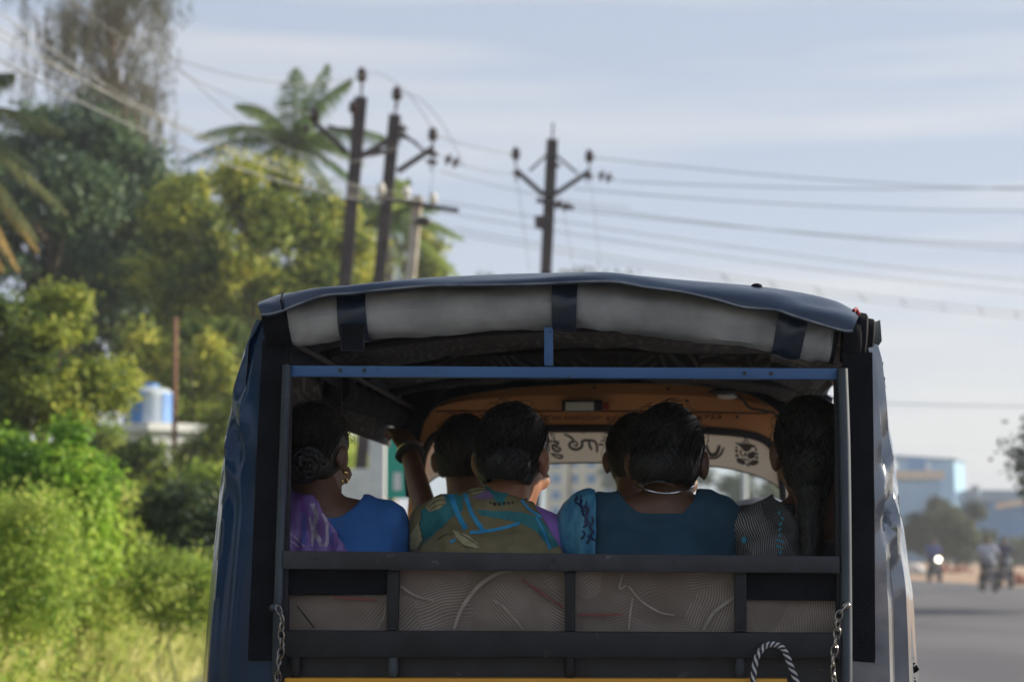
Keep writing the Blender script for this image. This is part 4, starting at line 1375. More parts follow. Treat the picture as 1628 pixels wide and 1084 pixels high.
printcream = mat('print_cream', (.33, .295, .255), (.24, .215, .19), rough=.75, scale=40)
printred = mat('print_red', (.19, .05, .05), (.16, .07, .065), rough=.75, scale=40)
for pts, w_, m in [([(722, 999), (735, 965), (760, 932), (790, 912), (815, 907)], 6, printcream), ([(830, 921), (860, 941), (895, 966)], 5, printred),
                   ([(782, 952), (805, 968), (832, 1000)], 3, printcream), ([(637, 931), (660, 946), (690, 954)], 3.5, printcream),
                   ([(1000, 932), (1020, 955), (1050, 973), (1072, 977)], 3, printcream), ([(1118, 1001), (1135, 973), (1167, 949)], 5, printcream),
                   ([(918, 976), (955, 977), (990, 976)], 4, printred), ([(990, 912), (985, 935), (996, 930)], 3, printcream), ([(1000, 1000), (1002, 975), (1006, 950)], 3, printcream),
                   ([(530, 949), (560, 951), (600, 953)], 4, printred), ([(472, 962), (490, 985), (500, 998)], 2.2, blackcanvas), ([(600, 998), (610, 980), (613, 962)], 2.5, printcream)]:
    ribbon(pts, w_, .009, 'printed_leaf_vein', m, RX)

# chains on both rear posts


def chain(pts, hook):
    p = V(*hook, -.04)
    b = MB(); b.ell(p, (.010, .010, .009)); b.tube([p, p + VF * .03], .007, 8)
    c = b.build('chain', chrome if hook[0] > 900 else framesteel, RX)
    P = crom([V(x, y, v) for x, y, v in pts], 60)
    Ls = [0]
    for i in range(1, 60): Ls.append(Ls[-1] + (P[i] - P[i - 1]).length)
    step, k, s = .0175, 0, .004
    proto = None
    while s < Ls[-1]:
        i = max(j for j in range(60) if Ls[j] <= s)
        t = (P[min(i + 1, 59)] - P[max(i - 1, 0)]).normalized()
        if proto is None:
            bb_ = MB(); bb_.torus((0, 0, 0), .0085, .0021, Matrix.Diagonal((1.35, .78, 1)), 18, 7)
            proto = bb_.mesh('chain_link')
            proto.materials.append(chrome)
        o = bpy.data.objects.new('chain_link', proto); COL.objects.link(o); o.parent = c
        q = t.to_track_quat('X', 'Z').to_matrix() @ Matrix.Rotation(PI / 2 * (k % 2) + .35, 3, 'X')
        o.matrix_local = Matrix.Translation(P[i] - origin_of(c)) @ q.to_4x4()
        s += step; k += 1


chain([(443, 968, -.045), (449, 985, -.05), (447, 1005, -.05), (448, 1030, -.05), (443, 1055, -.05), (442, 1100, -.045)], (436, 966))
chain([(1342, 965, -.045), (1333, 980, -.05), (1331, 1005, -.05), (1327, 1030, -.05), (1324, 1060, -.05), (1328, 1100, -.045)], (1345, 962))

# --- interior: side rails with rolled door covers, scraps, benches
for s, u0 in ((-1, -.63), (1, .68)):
    pts = [VP(u0 + .004 * math.sin(v * 7), v, (1.765 if s < 0 else 1.835) + .008 * math.sin(v * 5 + s)) for v in np.linspace(.95, 2.16, 30)]
    b = MB(); b.tube(pts, [(.036 if s < 0 else .02) + .006 * math.sin(i * 1.3) for i in range(30)], 12); b.build('rolled_door_cover', blackcanvas, RX)
    b = MB(); b.tube([VP(u0 - s * .05, v, 1.79) for v in (.1, 1.1, 2.15)], .008, 8); b.build('grab_rail', blackpaint, RX)
    b = MB(); b.beam(VP(u0, .95, .95), VP(u0, .95, 1.8), .03, .03); b.build('side_post', blackpaint, RX, smooth=False)
for name, pts, v in (('loose_scrap', [(497, 612), (512, 604), (530, 601), (538, 606), (533, 620), (518, 630), (506, 626)], 1.30), ('loose_scrap', [(530, 640), (541, 637), (545, 648), (536, 662), (530, 655)], 1.45)):
    vquad(name, scrapwhite, pts, v, .01)
b = MB(); b.tube(crom([V(489, 606, 1.2), V(497, 613, 1.2), V(505, 628, 1.2), V(505, 660, 1.2)], 10), .011, 6, sx=.3); b.build('hanging_strap', blackcanvas, RX)
b = MB(); b.tube(crom([V(548, 636, 1.45), V(544, 650, 1.45), V(537, 664, 1.45)], 8), .010, 6, sx=.3); b.build('hanging_strap', blackcanvas, RX)
for k, (x0, y0, x1, y1) in enumerate([(565, 621, 600, 634), (600, 640, 625, 652), (505, 607, 485, 612)]):
    b = MB(); b.tube([V(x0, y0, 1.45 + .2 * k), V((x0 + x1) / 2, (y0 + y1) / 2 - 1, 1.45 + .2 * k), V(x1, y1, 1.45 + .2 * k)], .004, 6); b.build('cover_wire', framesteel, RX)
vquad('loose_scrap', scrapwhite, [(1322, 606), (1331, 600), (1333, 618), (1328, 622)], 1.0, .008)
vquad('loose_scrap', framesteel, [(1298, 632), (1312, 626), (1324, 632), (1322, 642), (1304, 640)], 1.05, .01)
b = MB()
for v0, v1, z in ((.07, .50, .88), (1.14, 1.56, .87)):
    b = MB(); b.box(VP(.02, (v0 + v1) / 2, z - .04), (1.12, v1 - v0, .08), Matrix.Rotation(-YAW, 3, 'Z')); b.build('bench_seat', blackcanvas, RX, smooth=False)
    b = MB(); b.box(VP(.02, (v0 + v1) / 2, (z - .09 + .45) / 2), (1.0, v1 - v0 - .06, z - .09 - .45), Matrix.Rotation(-YAW, 3, 'Z')); b.build('bench_box', blackpaint, RX, smooth=False)

# --- cab front: arch, bands, visor, windscreen
VA = 2.15
ARO = [(640, 1000), (645, 860), (652, 760), (657, 715), (665, 688), (684, 656), (720, 634), (800, 619), (900, 612), (1000, 610), (1100, 613), (1180, 625), (1222, 643), (1243, 665), (1252, 700), (1256, 780), (1262, 860), (1268, 1000)]
ARI = [(668, 1000), (668, 860), (669, 780), (671, 735), (679, 708), (694, 690), (730, 682), (800, 680), (900, 679), (1000, 679.5), (1100, 681), (1180, 687), (1215, 697), (1232, 715), (1241, 745), (1246, 790), (1248, 860), (1248, 1000)]
NA = 72
ao, ai = crom([Vector((x, y, 0)) for x, y in ARO], NA), crom([Vector((x, y, 0)) for x, y in ARI], NA)
b = MB()
for a, c in ((ao, ai),):
    F = [[V(*q.xy, VA) for q in a], [V(*q.xy, VA) for q in c]]
    Bk = [[p + VF * .07 for p in F[0]], [p + VF * .07 for p in F[1]]]
    b.grid([Bk[0], F[0], F[1], Bk[1]])
    b.grid([Bk[1], Bk[0]])
b.build('cab_arch', orange, RX)
sel = [q for q in ao if q.y < 654 and 684 <= q.x <= 1224]
low = [Vector((q.x, 651 + max(0, (q.x - 1000)) * .016, 0)) for q in sel]
b = MB()
F0, F1 = [V(*q.xy, VA - .03) for q in sel], [V(*q.xy, VA - .045) for q in low]
mid = [a.lerp(c, .42) - VF * .012 for a, c in zip(F0, F1)]
b.grid([[p + VF * .03 for p in F0], F0, mid, F1, [p + VF * .045 for p in F1]])
band = b.build('header_band', orange, RX, smooth=25)
b = MB(); b.tube([p + VF * .012 - Vector((0, 0, .004)) for p in F1], .0028, 6); b.build('header_gap', rubber, RX)
b = MB(); b.tube([V(*q.xy, VA - .004) - Vector((0, 0, .004)) for q in ai], .0125, 8); b.build('windscreen_gasket', rubber, RX)
for x, y, v in ((945, 616, VA - .040), (1062, 618, VA - .040), (1172, 662.5, VA - .002), (1092, 637, VA - .05), (748, 625, VA - .035)):
    p = V(x, y, v); b = MB(); b.tube([p + VF * .002, p - VF * .003, p - VF * .004], [.005, .005, .001], 8); b.build('screw', screwm, RX)
bk = [V(*q.xy, VA + .075) for q in ao if q.y < 770]
b = MB(); b.grid([bk, [VP(min(.60, max(-.57, uv_of(p)[0])), VA + .08, 1.86 + .05 * (1 - (uv_of(p)[0] / .62) ** 2)) for p in bk]]); b.build('front_bulkhead', blackcanvas, RX)
vquad('front_pillar_cover', blackcanvas, [(575, 596), (720, 596), (672, 672), (660, 720), (656, 790), (645, 790), (640, 720), (628, 680), (605, 652)], VA - .03, .03)
# lamp box, silver scrap, loose wire
lb = vbox('cabin_lamp', railpaint, 893, 636, 957, 653, VA - .085, .04, bev=.003)
vbox('lamp_lens', lampwhite, 899, 639, 944, 652, VA - .089, .006, parent=lb, bev=.0015)
vbox('lamp_switch', redplastic, 959, 640, 968, 651, VA - .085, .03, parent=lb, bev=.002)
b = MB(); b.ell(V(1157, 629, VA - .08), (.034, .02, .011)); b.build('silver_scrap', scrapwhite, RX)
b = MB(); b.ell(V(1150, 622, VA - .10), (.046, .02, .010)); b.build('tape_bundle', rubber, RX)
b = MB(); b.tube(crom([V(1165, 625, VA - .09), V(1180, 634, VA - .09), V(1192, 648, VA - .07), V(1215, 653, VA - .05), V(1232, 657, VA - .03), V(1238, 668, VA - .01)], 20), .0042, 6); b.build('loose_wire', rubber, RX)
# visor film and windscreen
VLO = [(668, 800), (676, 776), (698, 757), (740, 745), (800, 740), (860, 738), (920, 736.5), (990, 736.5), (1060, 738), (1120, 741), (1165, 747), (1205, 758), (1230, 770), (1248, 786)]
VUP = [(668, 796), (670, 750), (678, 708), (696, 688), (730, 681), (860, 677), (920, 676), (990, 676), (1060, 677), (1120, 680), (1180, 686), (1216, 697), (1234, 716), (1247, 780)]
up_, lo_ = crom([Vector((x, y, 0)) for x, y in VUP], 50), crom([Vector((x, y, 0)) for x, y in VLO], 50)
b = MB(); b.grid([[V(*(a.lerp(c, f)).xy, VA + .035) for a, c in zip(up_, lo_)] for f in (0, .33, .66, 1)]); b.build('visor_film', visor, RX)
b = MB(); b.grid([[V(*(q + Vector((0, dy, 0))).xy, VA + .033) for q in lo_] for dy in (-2.2, .2)]); b.build('visor_border', printdark, RX, smooth=False)
b = MB(); b.grid([[V(x, y, VA + .045) for x in np.linspace(650, 1262, 12)] for y in np.linspace(668, 870, 6)]); b.build('windscreen', glass, RX, smooth=False)
# brush lettering on the film, seen mirrored from inside
c1 = lambda L_: [(840 + x / 9.036, 640 + y / 9.036) for x, y in L_]
c2 = lambda L_: [(1060 + x / 6.775, 640 + y / 6.775) for x, y in L_]
lt = MB()
for pts, w_ in [(c1([(290, 555), (370, 555), (432, 572), (395, 612), (352, 608), (352, 655), (400, 695), (455, 685), (445, 645), (385, 640)]), 4.2),
                (c1([(318, 728), (400, 742), (485, 762), (470, 795), (400, 782), (335, 742)]), 3.2),
                (c1([(515, 450), (600, 490), (655, 548), (600, 575), (592, 625), (650, 668), (720, 665), (772, 620), (775, 548), (870, 540), (950, 552), (985, 620), (985, 712)]), 4.6),
                (c1([(640, 548), (700, 575), (690, 622), (645, 598)]), 3), (c1([(868, 545), (880, 612), (912, 680)]), 4.2), (c1([(1005, 600), (1085, 600)]), 3.6), (c1([(1040, 550), (1085, 545)]), 3),
                (c2([(425, 455), (448, 525), (480, 560), (530, 548), (558, 495), (568, 455)]), 6), (c2([(425, 592), (520, 594), (582, 552), (615, 482)]), 4.2)]:
    ribbon(pts, w_, VA + .032, 'visor_letter', printdark, RX, off=0, n=30)
em = MB()


def epoly(pts):
    P = [V(x, y, VA + .032) for x, y in c2(pts)]
    em.add(P, [tuple(t) for t in tessellate_polygon([P])])


def eell(cx, cy, rx, ry, rot=0, n=16):
    epoly([(cx + rx * math.cos(a) * math.cos(rot) - ry * math.sin(a) * math.sin(rot), cy + rx * math.cos(a) * math.sin(rot) + ry * math.sin(a) * math.cos(rot)) for a in np.linspace(0, 2 * PI, n, endpoint=False)])


epoly([(852, 362), (868, 384), (852, 398), (836, 384)]); epoly([(830, 400), (874, 402), (886, 412), (818, 410)]); epoly([(812, 418), (892, 422), (896, 430), (806, 428)])
epoly([(733, 424), (770, 432), (900, 440), (966, 466), (948, 486), (918, 478), (905, 500), (885, 522), (850, 530), (812, 500), (790, 470), (765, 452), (740, 440)])
epoly([(790, 505), (815, 515), (800, 545), (830, 575), (812, 580), (784, 548)]); eell(846, 558, 17, 20); epoly([(870, 545), (930, 520), (962, 540), (946, 590), (905, 610), (868, 588)])
eell(752, 480, 14, 12); eell(752, 518, 17, 20); eell(756, 568, 20, 17); eell(962, 505, 13, 18); eell(970, 548, 16, 14); eell(970, 590, 18, 16)
eell(800, 630, 56, 30, .5); eell(938, 645, 54, 30, -.25); epoly([(810, 585), (860, 605), (900, 622), (880, 632), (835, 612)]); eell(866, 664, 9, 20, .3); eell(884, 672, 8, 24); eell(902, 660, 7, 16, -.3)
em.build('visor_emblem', printdark, RX, smooth=False)


def text(name, s, px0, px1, pyb, pyt, v, m, parent, mirror=False, bold=0.0):
    cu = bpy.data.curves.new(name, 'FONT')
    cu.body = s
    cu.resolution_u = 3
    cu.offset = bold
    to = bpy.data.objects.new(name, cu)
    me = bpy.data.meshes.new_from_object(to)
    bpy.data.objects.remove(to); bpy.data.curves.remove(cu)
    co = np.array([x.co[:] for x in me.vertices])
    lo, hi = co.min(0), co.max(0)
    a, c = V(px0, pyb, v), V(px1, pyt, v)
    for x in me.vertices:
        f = (x.co.x - lo[0]) / (hi[0] - lo[0]); h = (x.co.y - lo[1]) / (hi[1] - lo[1])
        if mirror: f = 1 - f
        x.co = Vector((a.x + (c.x - a.x) * f, a.y + (c.y - a.y) * f, a.z + (c.z - a.z) * h))
    return link_mesh(name, me, m, parent)


text('header_number', 'TJ.6723', 1086, 1147, 668, 659, VA - .003, printblack, RX, bold=.02)
text('header_lettering', 'பயணிகள் கவனத்திற்கு', 848, 957, 670, 658, VA - .003, printpurple, RX, bold=.008)
text('header_lettering', 'ஓட்டுனர்', 963, 1004, 669, 659, VA - .003, printpurple, RX, bold=.008)
text('visor_small_lettering', 'டாடா மேஜிக் கணபதி', 876, 968, 690, 681, VA + .031, printdark, RX, mirror=True, bold=.008)
# dashboard cowl with raised right end, steering column, lower nose
b = MB()
rows = []
for v, dz in ((VA - .16, -.30), (VA - .15, -.03), (VA - .10, 0), (VA + .02, -.005)):
    rows.append([Vector((V(x, y, VA).x, 0, 0)) * 0 + VP(uv_of(V(x, y, VA))[0], v, uv_of(V(x, y, VA))[2] + dz) for x, y in ((660, 840), (760, 828), (960, 822), (1100, 815), (1160, 800), (1190, 793), (1225, 790), (1240, 797), (1250, 812))])
b.grid(rows); b.build('dashboard', dashmat, RX)
zt = uv_of(V(900, 1078.5, -.03))[2]
vquad('tailgate_lip', orange_out, [(452, 1077.5), (1252, 1078.5), (1252, 1092), (452, 1092)], -.038, .045, bev=.002)
zt -= .012
b = MB(); b.box(VP(.02, -.015, (zt + .62) / 2), (1.16, .05, zt - .62), Matrix.Rotation(-YAW, 3, 'Z')); tg = b.build('tailgate', orange_out, RX, smooth=False)
b = MB(); b.box(VP(.02, -.045, .70), (1.0, .012, .05), Matrix.Rotation(-YAW, 3, 'Z')); b.build('tailgate_rib', orange_out, RX, smooth=False)
b = MB(); b.box(VP(.02, -.05, .55), (1.2, .06, .08), Matrix.Rotation(-YAW, 3, 'Z')); b.build('rear_bumper', blackpaint, RX, smooth=False)
b = MB(); b.box(VP(.02, 1.1, .44), (1.2, 2.1, .05), Matrix.Rotation(-YAW, 3, 'Z')); b.build('floor_plate', blackpaint, RX, smooth=False)
for s in (-.64, .68):
    b = MB(); b.box(VP(s, .5, .72), (.03, .95, .5), Matrix.Rotation(-YAW, 3, 'Z')); b.build('side_panel', orange_out, RX, smooth=False)
    b = MB(); b.box(VP(s - .02 * (1 if s > 0 else -1), -.052, .80), (.09, .03, .16), Matrix.Rotation(-YAW, 3, 'Z')); b.build('tail_light', redplastic, RX, smooth=False)
    M = Matrix.Rotation(-YAW, 3, 'Z') @ Matrix.Rotation(PI / 2, 3, 'Y')
    b = MB(); b.torus(VP(s * .84, .42, .235), .165, .07, M, 28, 10); wh = b.build('wheel', rubber, RX)
    b = MB(); b.tube([VP(s * .84 - .05, .42, .235), VP(s * .84 + .05, .42, .235)], .115, 18); b.build('rim', framesteel, wh)
rows = []
for z, uw, vv in ((.42, .42, 2.62), (.7, .50, 2.66), (1.0, .56, 2.56), (1.25, .58, 2.38), (1.36, .585, 2.24)):
    rows.append([VP(.02 + uw * math.sin(a), VA + .02 + (vv - VA) * max(0, math.cos(a)) ** .7, z) for a in np.linspace(-PI / 2, PI / 2, 15)])
b = MB(); b.grid(rows); b.build('nose_panel', orange_out, RX)
M = Matrix.Rotation(-YAW, 3, 'Z') @ Matrix.Rotation(PI / 2, 3, 'Y')
b = MB(); b.torus(VP(.02, 2.42, .235), .165, .07, M, 28, 10); wh = b.build('wheel', rubber, RX)
b = MB(); b.tube([VP(-.03, 2.42, .235), VP(.07, 2.42, .235)], .115, 18); b.build('rim', framesteel, wh)

# black and white braided rope looped over the lower rail
rope = thing('braided_rope', 'black and white braided rope looped over the lower rear rail of the rickshaw', 'rope', V(1232, 1090, -.04))
ropew = mat('rope_white', (.62, .62, .60), (.42, .42, .42), rough=.8, scale=90)
ropeb = mat('rope_navy', (.012, .014, .04), (.02, .02, .05), rough=.8, scale=90)
P = crom([V(x, y, v) for x, y, v in ((1196, 1110, -.05), (1198, 1075, -.052), (1203, 1045, -.054), (1216, 1027, -.054), (1232, 1024, -.054), (1246, 1032, -.054), (1256, 1055, -.052), (1266, 1082, -.05), (1272, 1110, -.05))], 120)
for k in range(4):
    b = MB(); pts = []
    for i, p in enumerate(P):
        t = (P[min(i + 1, 119)] - P[max(i - 1, 0)]).normalized()
        s_ = t.cross(VF).normalized(); q = s_.cross(t)
        a = i * .46 + k * PI / 2
        pts.append(p + s_ * math.cos(a) * .0034 + q * math.sin(a) * .0034)
    b.tube(pts, .0029, 6); b.build('rope_strand', ropew if k % 2 else ropeb, rope)

# ================================================================== PEOPLE
skin = mat('skin_brown', (.115, .055, .032), (.15, .075, .045), rough=.5, scale=25, bump=.05, bscale=140)
skin2 = mat('skin_warm', (.26, .115, .065), (.31, .14, .08), rough=.48, scale=25, bump=.05, bscale=140)
hairm = mat('black_hair', (.004, .004, .005), (.010, .009, .009), rough=.42, scale=60, bump=.5, bscale=110, stretch=(1, 1, .12), detail=6, spec=.34)
eyew = mat('eye_white', (.7, .68, .65), rough=.2)
gold = mat('gold', (.8, .55, .2), rough=.25, metal=1)
silver = mat('silver', (.75, .75, .75), rough=.2, metal=1)
beads = mat('dark_beads', (.02, .015, .015), rough=.3)
lips = mat('lips', (.16, .05, .045), rough=.45)


def remeshed(b, voxel, smooth=6, dec=None):
    me = b.mesh('tmp', False, False)
    o = bpy.data.objects.new('tmp', me); COL.objects.link(o)
    m = o.modifiers.new('r', 'REMESH'); m.mode = 'VOXEL'; m.voxel_size = voxel; m.use_smooth_shade = True
    s = o.modifiers.new('s', 'SMOOTH'); s.iterations = smooth; s.factor = .5
    if dec: d = o.modifiers.new('d', 'DECIMATE'); d.ratio = dec
    dg = bpy.context.evaluated_depsgraph_get()
    out = bpy.data.meshes.new_from_object(o.evaluated_get(dg), depsgraph=dg)
    bpy.data.objects.remove(o); bpy.data.meshes.remove(me)
    return out


def frame_of(f, up=(0, 0, 1)):
    f = Vector(f).normalized(); s = f.cross(Vector(up)).normalized(); u = s.cross(f)
    return Matrix((s, f, u)).transposed()


def hand(b, wr, d, nrm, side, sc=1.0, curl=.55):
    """palm and five bent fingers; d: pointing direction, nrm: back-of-hand normal, side: direction of the thumb"""
    d, nrm = Vector(d).normalized(), Vector(nrm)
    nrm = (nrm - d * nrm.dot(d)).normalized()
    s = d.cross(nrm).normalized()
    if s.dot(Vector(side)) < 0: s = -s
    M = Matrix((s, d, nrm)).transposed()
    b.ell(wr + d * .045 * sc, (.040 * sc, .052 * sc, .016 * sc), M)
    for k, (off, ln) in enumerate([(.029, .072), (.010, .080), (-.010, .075), (-.028, .060)]):
        p = wr + d * .085 * sc + s * off * sc
        dd = d.copy()
        r = .0095 * sc
        for j, q in enumerate((.45, .32, .23)):
            a = curl * (j + .6)
            dd = (d * math.cos(a) - nrm * math.sin(a)).normalized()
            e = p + dd * ln * q * sc
            b.cap(p, r, e, r * .9, 8); p = e; r *= .9
    p = wr + d * .03 * sc + s * .034 * sc
    e = p + (s * .75 + d * .6 - nrm * .3).normalized() * .038 * sc
    b.cap(p, .012 * sc, e, .0105 * sc, 8)
    b.cap(e, .0105 * sc, e + (d * .8 - nrm * .55 + s * .1).normalized() * .03 * sc, .008 * sc, 8)


def head_parts(b, H, M, hs):
    T = lambda x, y, z: H + M @ Vector((x * hs, y * hs, z * hs))
    S_ = lambda r: tuple(q * hs for q in r)
    b.ell(H, S_((.073, .092, .094)), M)
    b.ell(T(0, .028, -.058), S_((.060, .066, .082)), M)
    b.ell(T(0, .052, -.108), S_((.040, .042, .032)), M)
    b.ell(T(0, .084, -.012), S_((.048, .014, .016)), M)
    b.cap(T(0, .094, -.028), .010 * hs, T(0, .110, -.060), .0155 * hs, 10)
    b.ell(T(0, .094, -.088), S_((.024, .012, .006)), M); b.ell(T(0, .092, -.099), S_((.021, .012, .007)), M)
    for s in (-1, 1):
        b.ell(T(s * .040, .070, -.062), S_((.026, .024, .024)), M)
        b.ell(T(s * .079, -.006, -.034), S_((.010, .024, .034)), M)
        b.ell(T(s * .086, -.014, -.028), S_((.007, .012, .026)), M)
    return T


def torso(b, J, g=0.0):
    side = (J['shR'] - J['shL']).normalized()
    for s in (-1, 1):
        b.cap(J['pelvis'] + side * .075 * s, .115 + g, J['chest'] + side * .060 * s, .105 + g)
        sh = J['shR'] if s > 0 else J['shL']
        b.cap(J['chest'] + side * .065 * s, .10 + g, sh - side * s * .02 - Vector((0, 0, .01)), .055 + g)
        b.cap(J['neck'] - Vector((0, 0, .025)), .058 + g, sh, .052 + g)


def arms_upper(b, J, g=0.0, f=1.0):
    for s in 'LR':
        b.cap(J['sh' + s], .054 + g, J['sh' + s].lerp(J['el' + s], f), (.054 - .012 * f) + g)


def body_mesh(J, M, hs=1.0, voxel=.0075, hands=True, dec=.5, legs=True):
    b = MB()
    torso(b, J); arms_upper(b, J)
    nk = J['head'] + M @ Vector((0, -.012, -.075))
    b.cap(J['neck'] - Vector((0, 0, .03)), .060, nk, .050)
    T = head_parts(b, J['head'], M, hs)
    for s in 'LR':
        b.cap(J['el' + s], .042, J['wr' + s], .027)
        dd = J.get('hd' + s) or (J['wr' + s] - J['el' + s])
        nn = J.get('hn' + s) or Vector((0, 0, 1))
        if hands: hand(b, J['wr' + s], dd, nn, J.get('hs' + s) or Vector((-1 if s == 'R' else 1, 0, 0)), curl=J.get('hc' + s, .5))
        if legs:
            b.cap(J['hip' + s], .085, J['kn' + s], .058)
            b.cap(J['kn' + s], .056, J['an' + s], .036)
            fw = J['toe']
            b.cap(J['an' + s] - Vector((0, 0, .03)), .034, J['an' + s] + fw * .15 - Vector((0, 0, .045)), .026)
    me = remeshed(b, voxel, 4, dec)
    return me, T


def shell(b, voxel, keep, disp=0.0, dscale=(6, 6, 6), thick=.003, seed=0., smooth=5):
    me = remeshed(b, voxel, smooth)
    if disp:
        ns = [v.normal.copy() for v in me.vertices]
        for v, n_ in zip(me.vertices, ns):
            q = Vector((v.co.x * dscale[0] + seed, v.co.y * dscale[1], v.co.z * dscale[2]))
            v.co += n_ * disp * (noise.noise(q) + .5 * noise.noise(q * 2.3) + .9 * (.28 - abs(noise.noise(Vector((q.x * .9 + q.z * .5, q.y, q.z * 1.3 - q.x * .4)) * 1.3))))
    bm = bmesh.new(); bm.from_mesh(me)
    kill = [f for f in bm.faces if not keep(f.calc_center_median())]
    bmesh.ops.delete(bm, geom=kill, context='FACES')
    loose = [v for v in bm.verts if not v.link_faces]
    bmesh.ops.delete(bm, geom=loose, context='VERTS')
    # even the cut edge a little
    for _ in range(3):
        bv = [v for v in bm.verts if v.is_boundary]
        new = {}
        for v in bv:
            nb = [e.other_vert(v).co for e in v.link_edges if e.is_boundary]
            if len(nb) == 2: new[v] = v.co * .5 + (nb[0] + nb[1]) * .25
        for v, c in new.items(): v.co = c
    bm.normal_update()
    if thick:
        bmesh.ops.solidify(bm, geom=bm.faces[:], thickness=thick)
    bm.to_mesh(me); bm.free()
    me.polygons.foreach_set('use_smooth', [True] * len(me.polygons))
    return me


def interp(pts, x):
    return float(np.interp(x, [p[0] for p in pts], [p[1] for p in pts]))


FWD = VF


def seated(label, head, sh, neck, hs, v, yaw=0., tilt=0., roll_=0., seat_z=.96, mskin=skin, hv=.02, extra=None, chest_back=0.0, cat='person'):
    """a seated person whose head, neck and shoulders are placed on vehicle planes; returns root, joints, head matrix"""
    J = {}
    J['head'] = V(*head, v + hv)
    J['neck'] = V(*neck, v - .015)
    J['shL'], J['shR'] = V(*sh[0], v), V(*sh[1], v)
    mid = (J['shL'] + J['shR']) / 2
    um = uv_of(mid)[0]
    J['chest'] = VP(um, v - chest_back, mid.z - .10)
    J['pelvis'] = VP(um, v - .02, seat_z + .04)
    for s, k in (('L', -1), ('R', 1)):
        u = uv_of(J['sh' + s])[0]
        J['el' + s] = VP(u + .03 * k, v + .06, mid.z - .27)
        J['wr' + s] = VP(um + .10 * k, v + .26, seat_z + .06)
        J['hip' + s] = VP(um + .09 * k, v + .0, seat_z - .01)
        J['kn' + s] = VP(um + .10 * k, v + .40, seat_z + .01)
        J['an' + s] = VP(um + .10 * k, v + .42, .56)
        J['hd' + s] = VF * .9 - VR * k * .4 - Vector((0, 0, .15))
        J['hs' + s] = -VR * k
    J['toe'] = VF
    if extra: J.update(extra)
    f = (VF * math.cos(yaw) + VR * math.sin(yaw)) + Vector((0, 0, tilt))
    M = frame_of(f, Vector((0, 0, 1)) + VR * roll_)
    root_loc = VP(um, v, .88)
    me, T = body_mesh(J, M, hs)
    o = link_mesh('person', me, mskin)
    me.transform(Matrix.Translation(-root_loc)); o.location = root_loc
    tag(o, label, cat, 'passengers in the rickshaw')
    for s in (-1, 1):
        b = MB(); b.ell(T(s * .031, .082, -.032), (.0125 * hs,) * 3, None, 12, 8); b.build('eye', eyew, o)
    b = MB(); b.ell(T(0, .101, -.093), (.021 * hs, .007, .010 * hs), M, 12, 8); b.build('lips', lips, o)
    return o, J, M, T


def hair_cap(o, J, M, hs, extra=None, back=-.085, seed=0., front=.045, puff=1.0, to=None, spread=.02):
    b = MB()
    H = J['head']
    b.ell(H + M @ Vector((0, -.006, .004)) * hs, tuple(q * hs * puff for q in (.081, .099, .101)), M, 28, 18)
    b.ell(H + M @ Vector((0, -.032, -.035)) * hs, tuple(q * hs * puff for q in (.073, .068, .070)), M, 24, 14)
    if extra: extra(b)
    Mi = M.inverted()

    def keep(c):
        q = (Mi @ (c - H)) / hs
        if q.z > .0: return q.y < front + .42 * q.z
        return q.y < (.012 + .25 * q.z + front * (1 + q.z * 14 if q.z > -.07 else 0) * .5) and q.z > back - .3 * min(0, q.y + .06) * 0
    me = shell(b, .006, keep, .0028, (34, 34, 9), .004, seed, 5)
    ho = link_mesh('hair', me, hairm, o)
    # combed strands lying on the cap, gathered towards the bun or down to the nape
    bv = bvh_of(ho)
    g = random.Random(int(seed * 10))
    b = MB()
    end = to if to is not None else H + M @ Vector((0, -.085, -.08))
    for k in range(230):
        a = g.uniform(-2.3, 2.3)
        st = M @ Vector((math.sin(a) * .9, math.cos(a) * .9 if abs(a) < 1.3 else math.cos(a) * .6, .55 + .5 * math.cos(a * .7) + g.uniform(-.2, .25))).normalized()
        en = (end + Vector((g.gauss(0, spread), g.gauss(0, .01), g.gauss(0, spread))) - H).normalized()
        pts = []
        wob = g.uniform(-.05, .05)
        for i in range(10):
            f = i / 9
            d = st.lerp(en, f)
            if d.length < .05: break
            d = (d.normalized() + M @ Vector((wob * math.sin(f * 3), 0, 0))).normalized()
            h = bv.ray_cast(H + d * .5, -d)
            if h[0] is None: continue
            if (h[0] - H).length < .06 * hs: continue
            pts.append(h[0] + d * (.0008 + .0014 * g.random()))
        if len(pts) > 4: b.tube(pts, [.0010] * (len(pts) - 1) + [.0004], 3, caps=False)
    for k in range(85):                  # flyaway hair
        d = M @ Vector((g.gauss(0, 1), g.gauss(-.2, .6), abs(g.gauss(.3, .6)) + .1)).normalized()
        h = bv.ray_cast(H + d * .5, -d)
        if h[0] is None: continue
        q = h[0]; sd = d.cross(Vector((g.gauss(0, 1), g.gauss(0, 1), g.gauss(0, 1)))).normalized()
        b.tube([q, q + d * .007 + sd * .008, q + d * .010 + sd * .020, q + d * .006 + sd * .032], .0006, 3, caps=False)
    b.build('hair_strands', hairm, o)
    return ho


def clothing(name, o, J, m, infl, keep, sleeves=.75, disp=.004, dscale=(9, 9, 5), seed=0., voxel=.0085, collar=True):
    b = MB(); torso(b, J, infl)
    if sleeves: arms_upper(b, J, infl, sleeves)
    if collar: pass
    me = shell(b, voxel, keep, disp, dscale, .003, seed)
    return link_mesh(name, me, m, o)


def bvh_of(o):
    w_ = origin_of(o.parent) + Vector(o.location)
    vs = [v.co + w_ for v in o.data.vertices]
    return BVHTree.FromPolygons(vs, [tuple(p.vertices) for p in o.data.polygons])


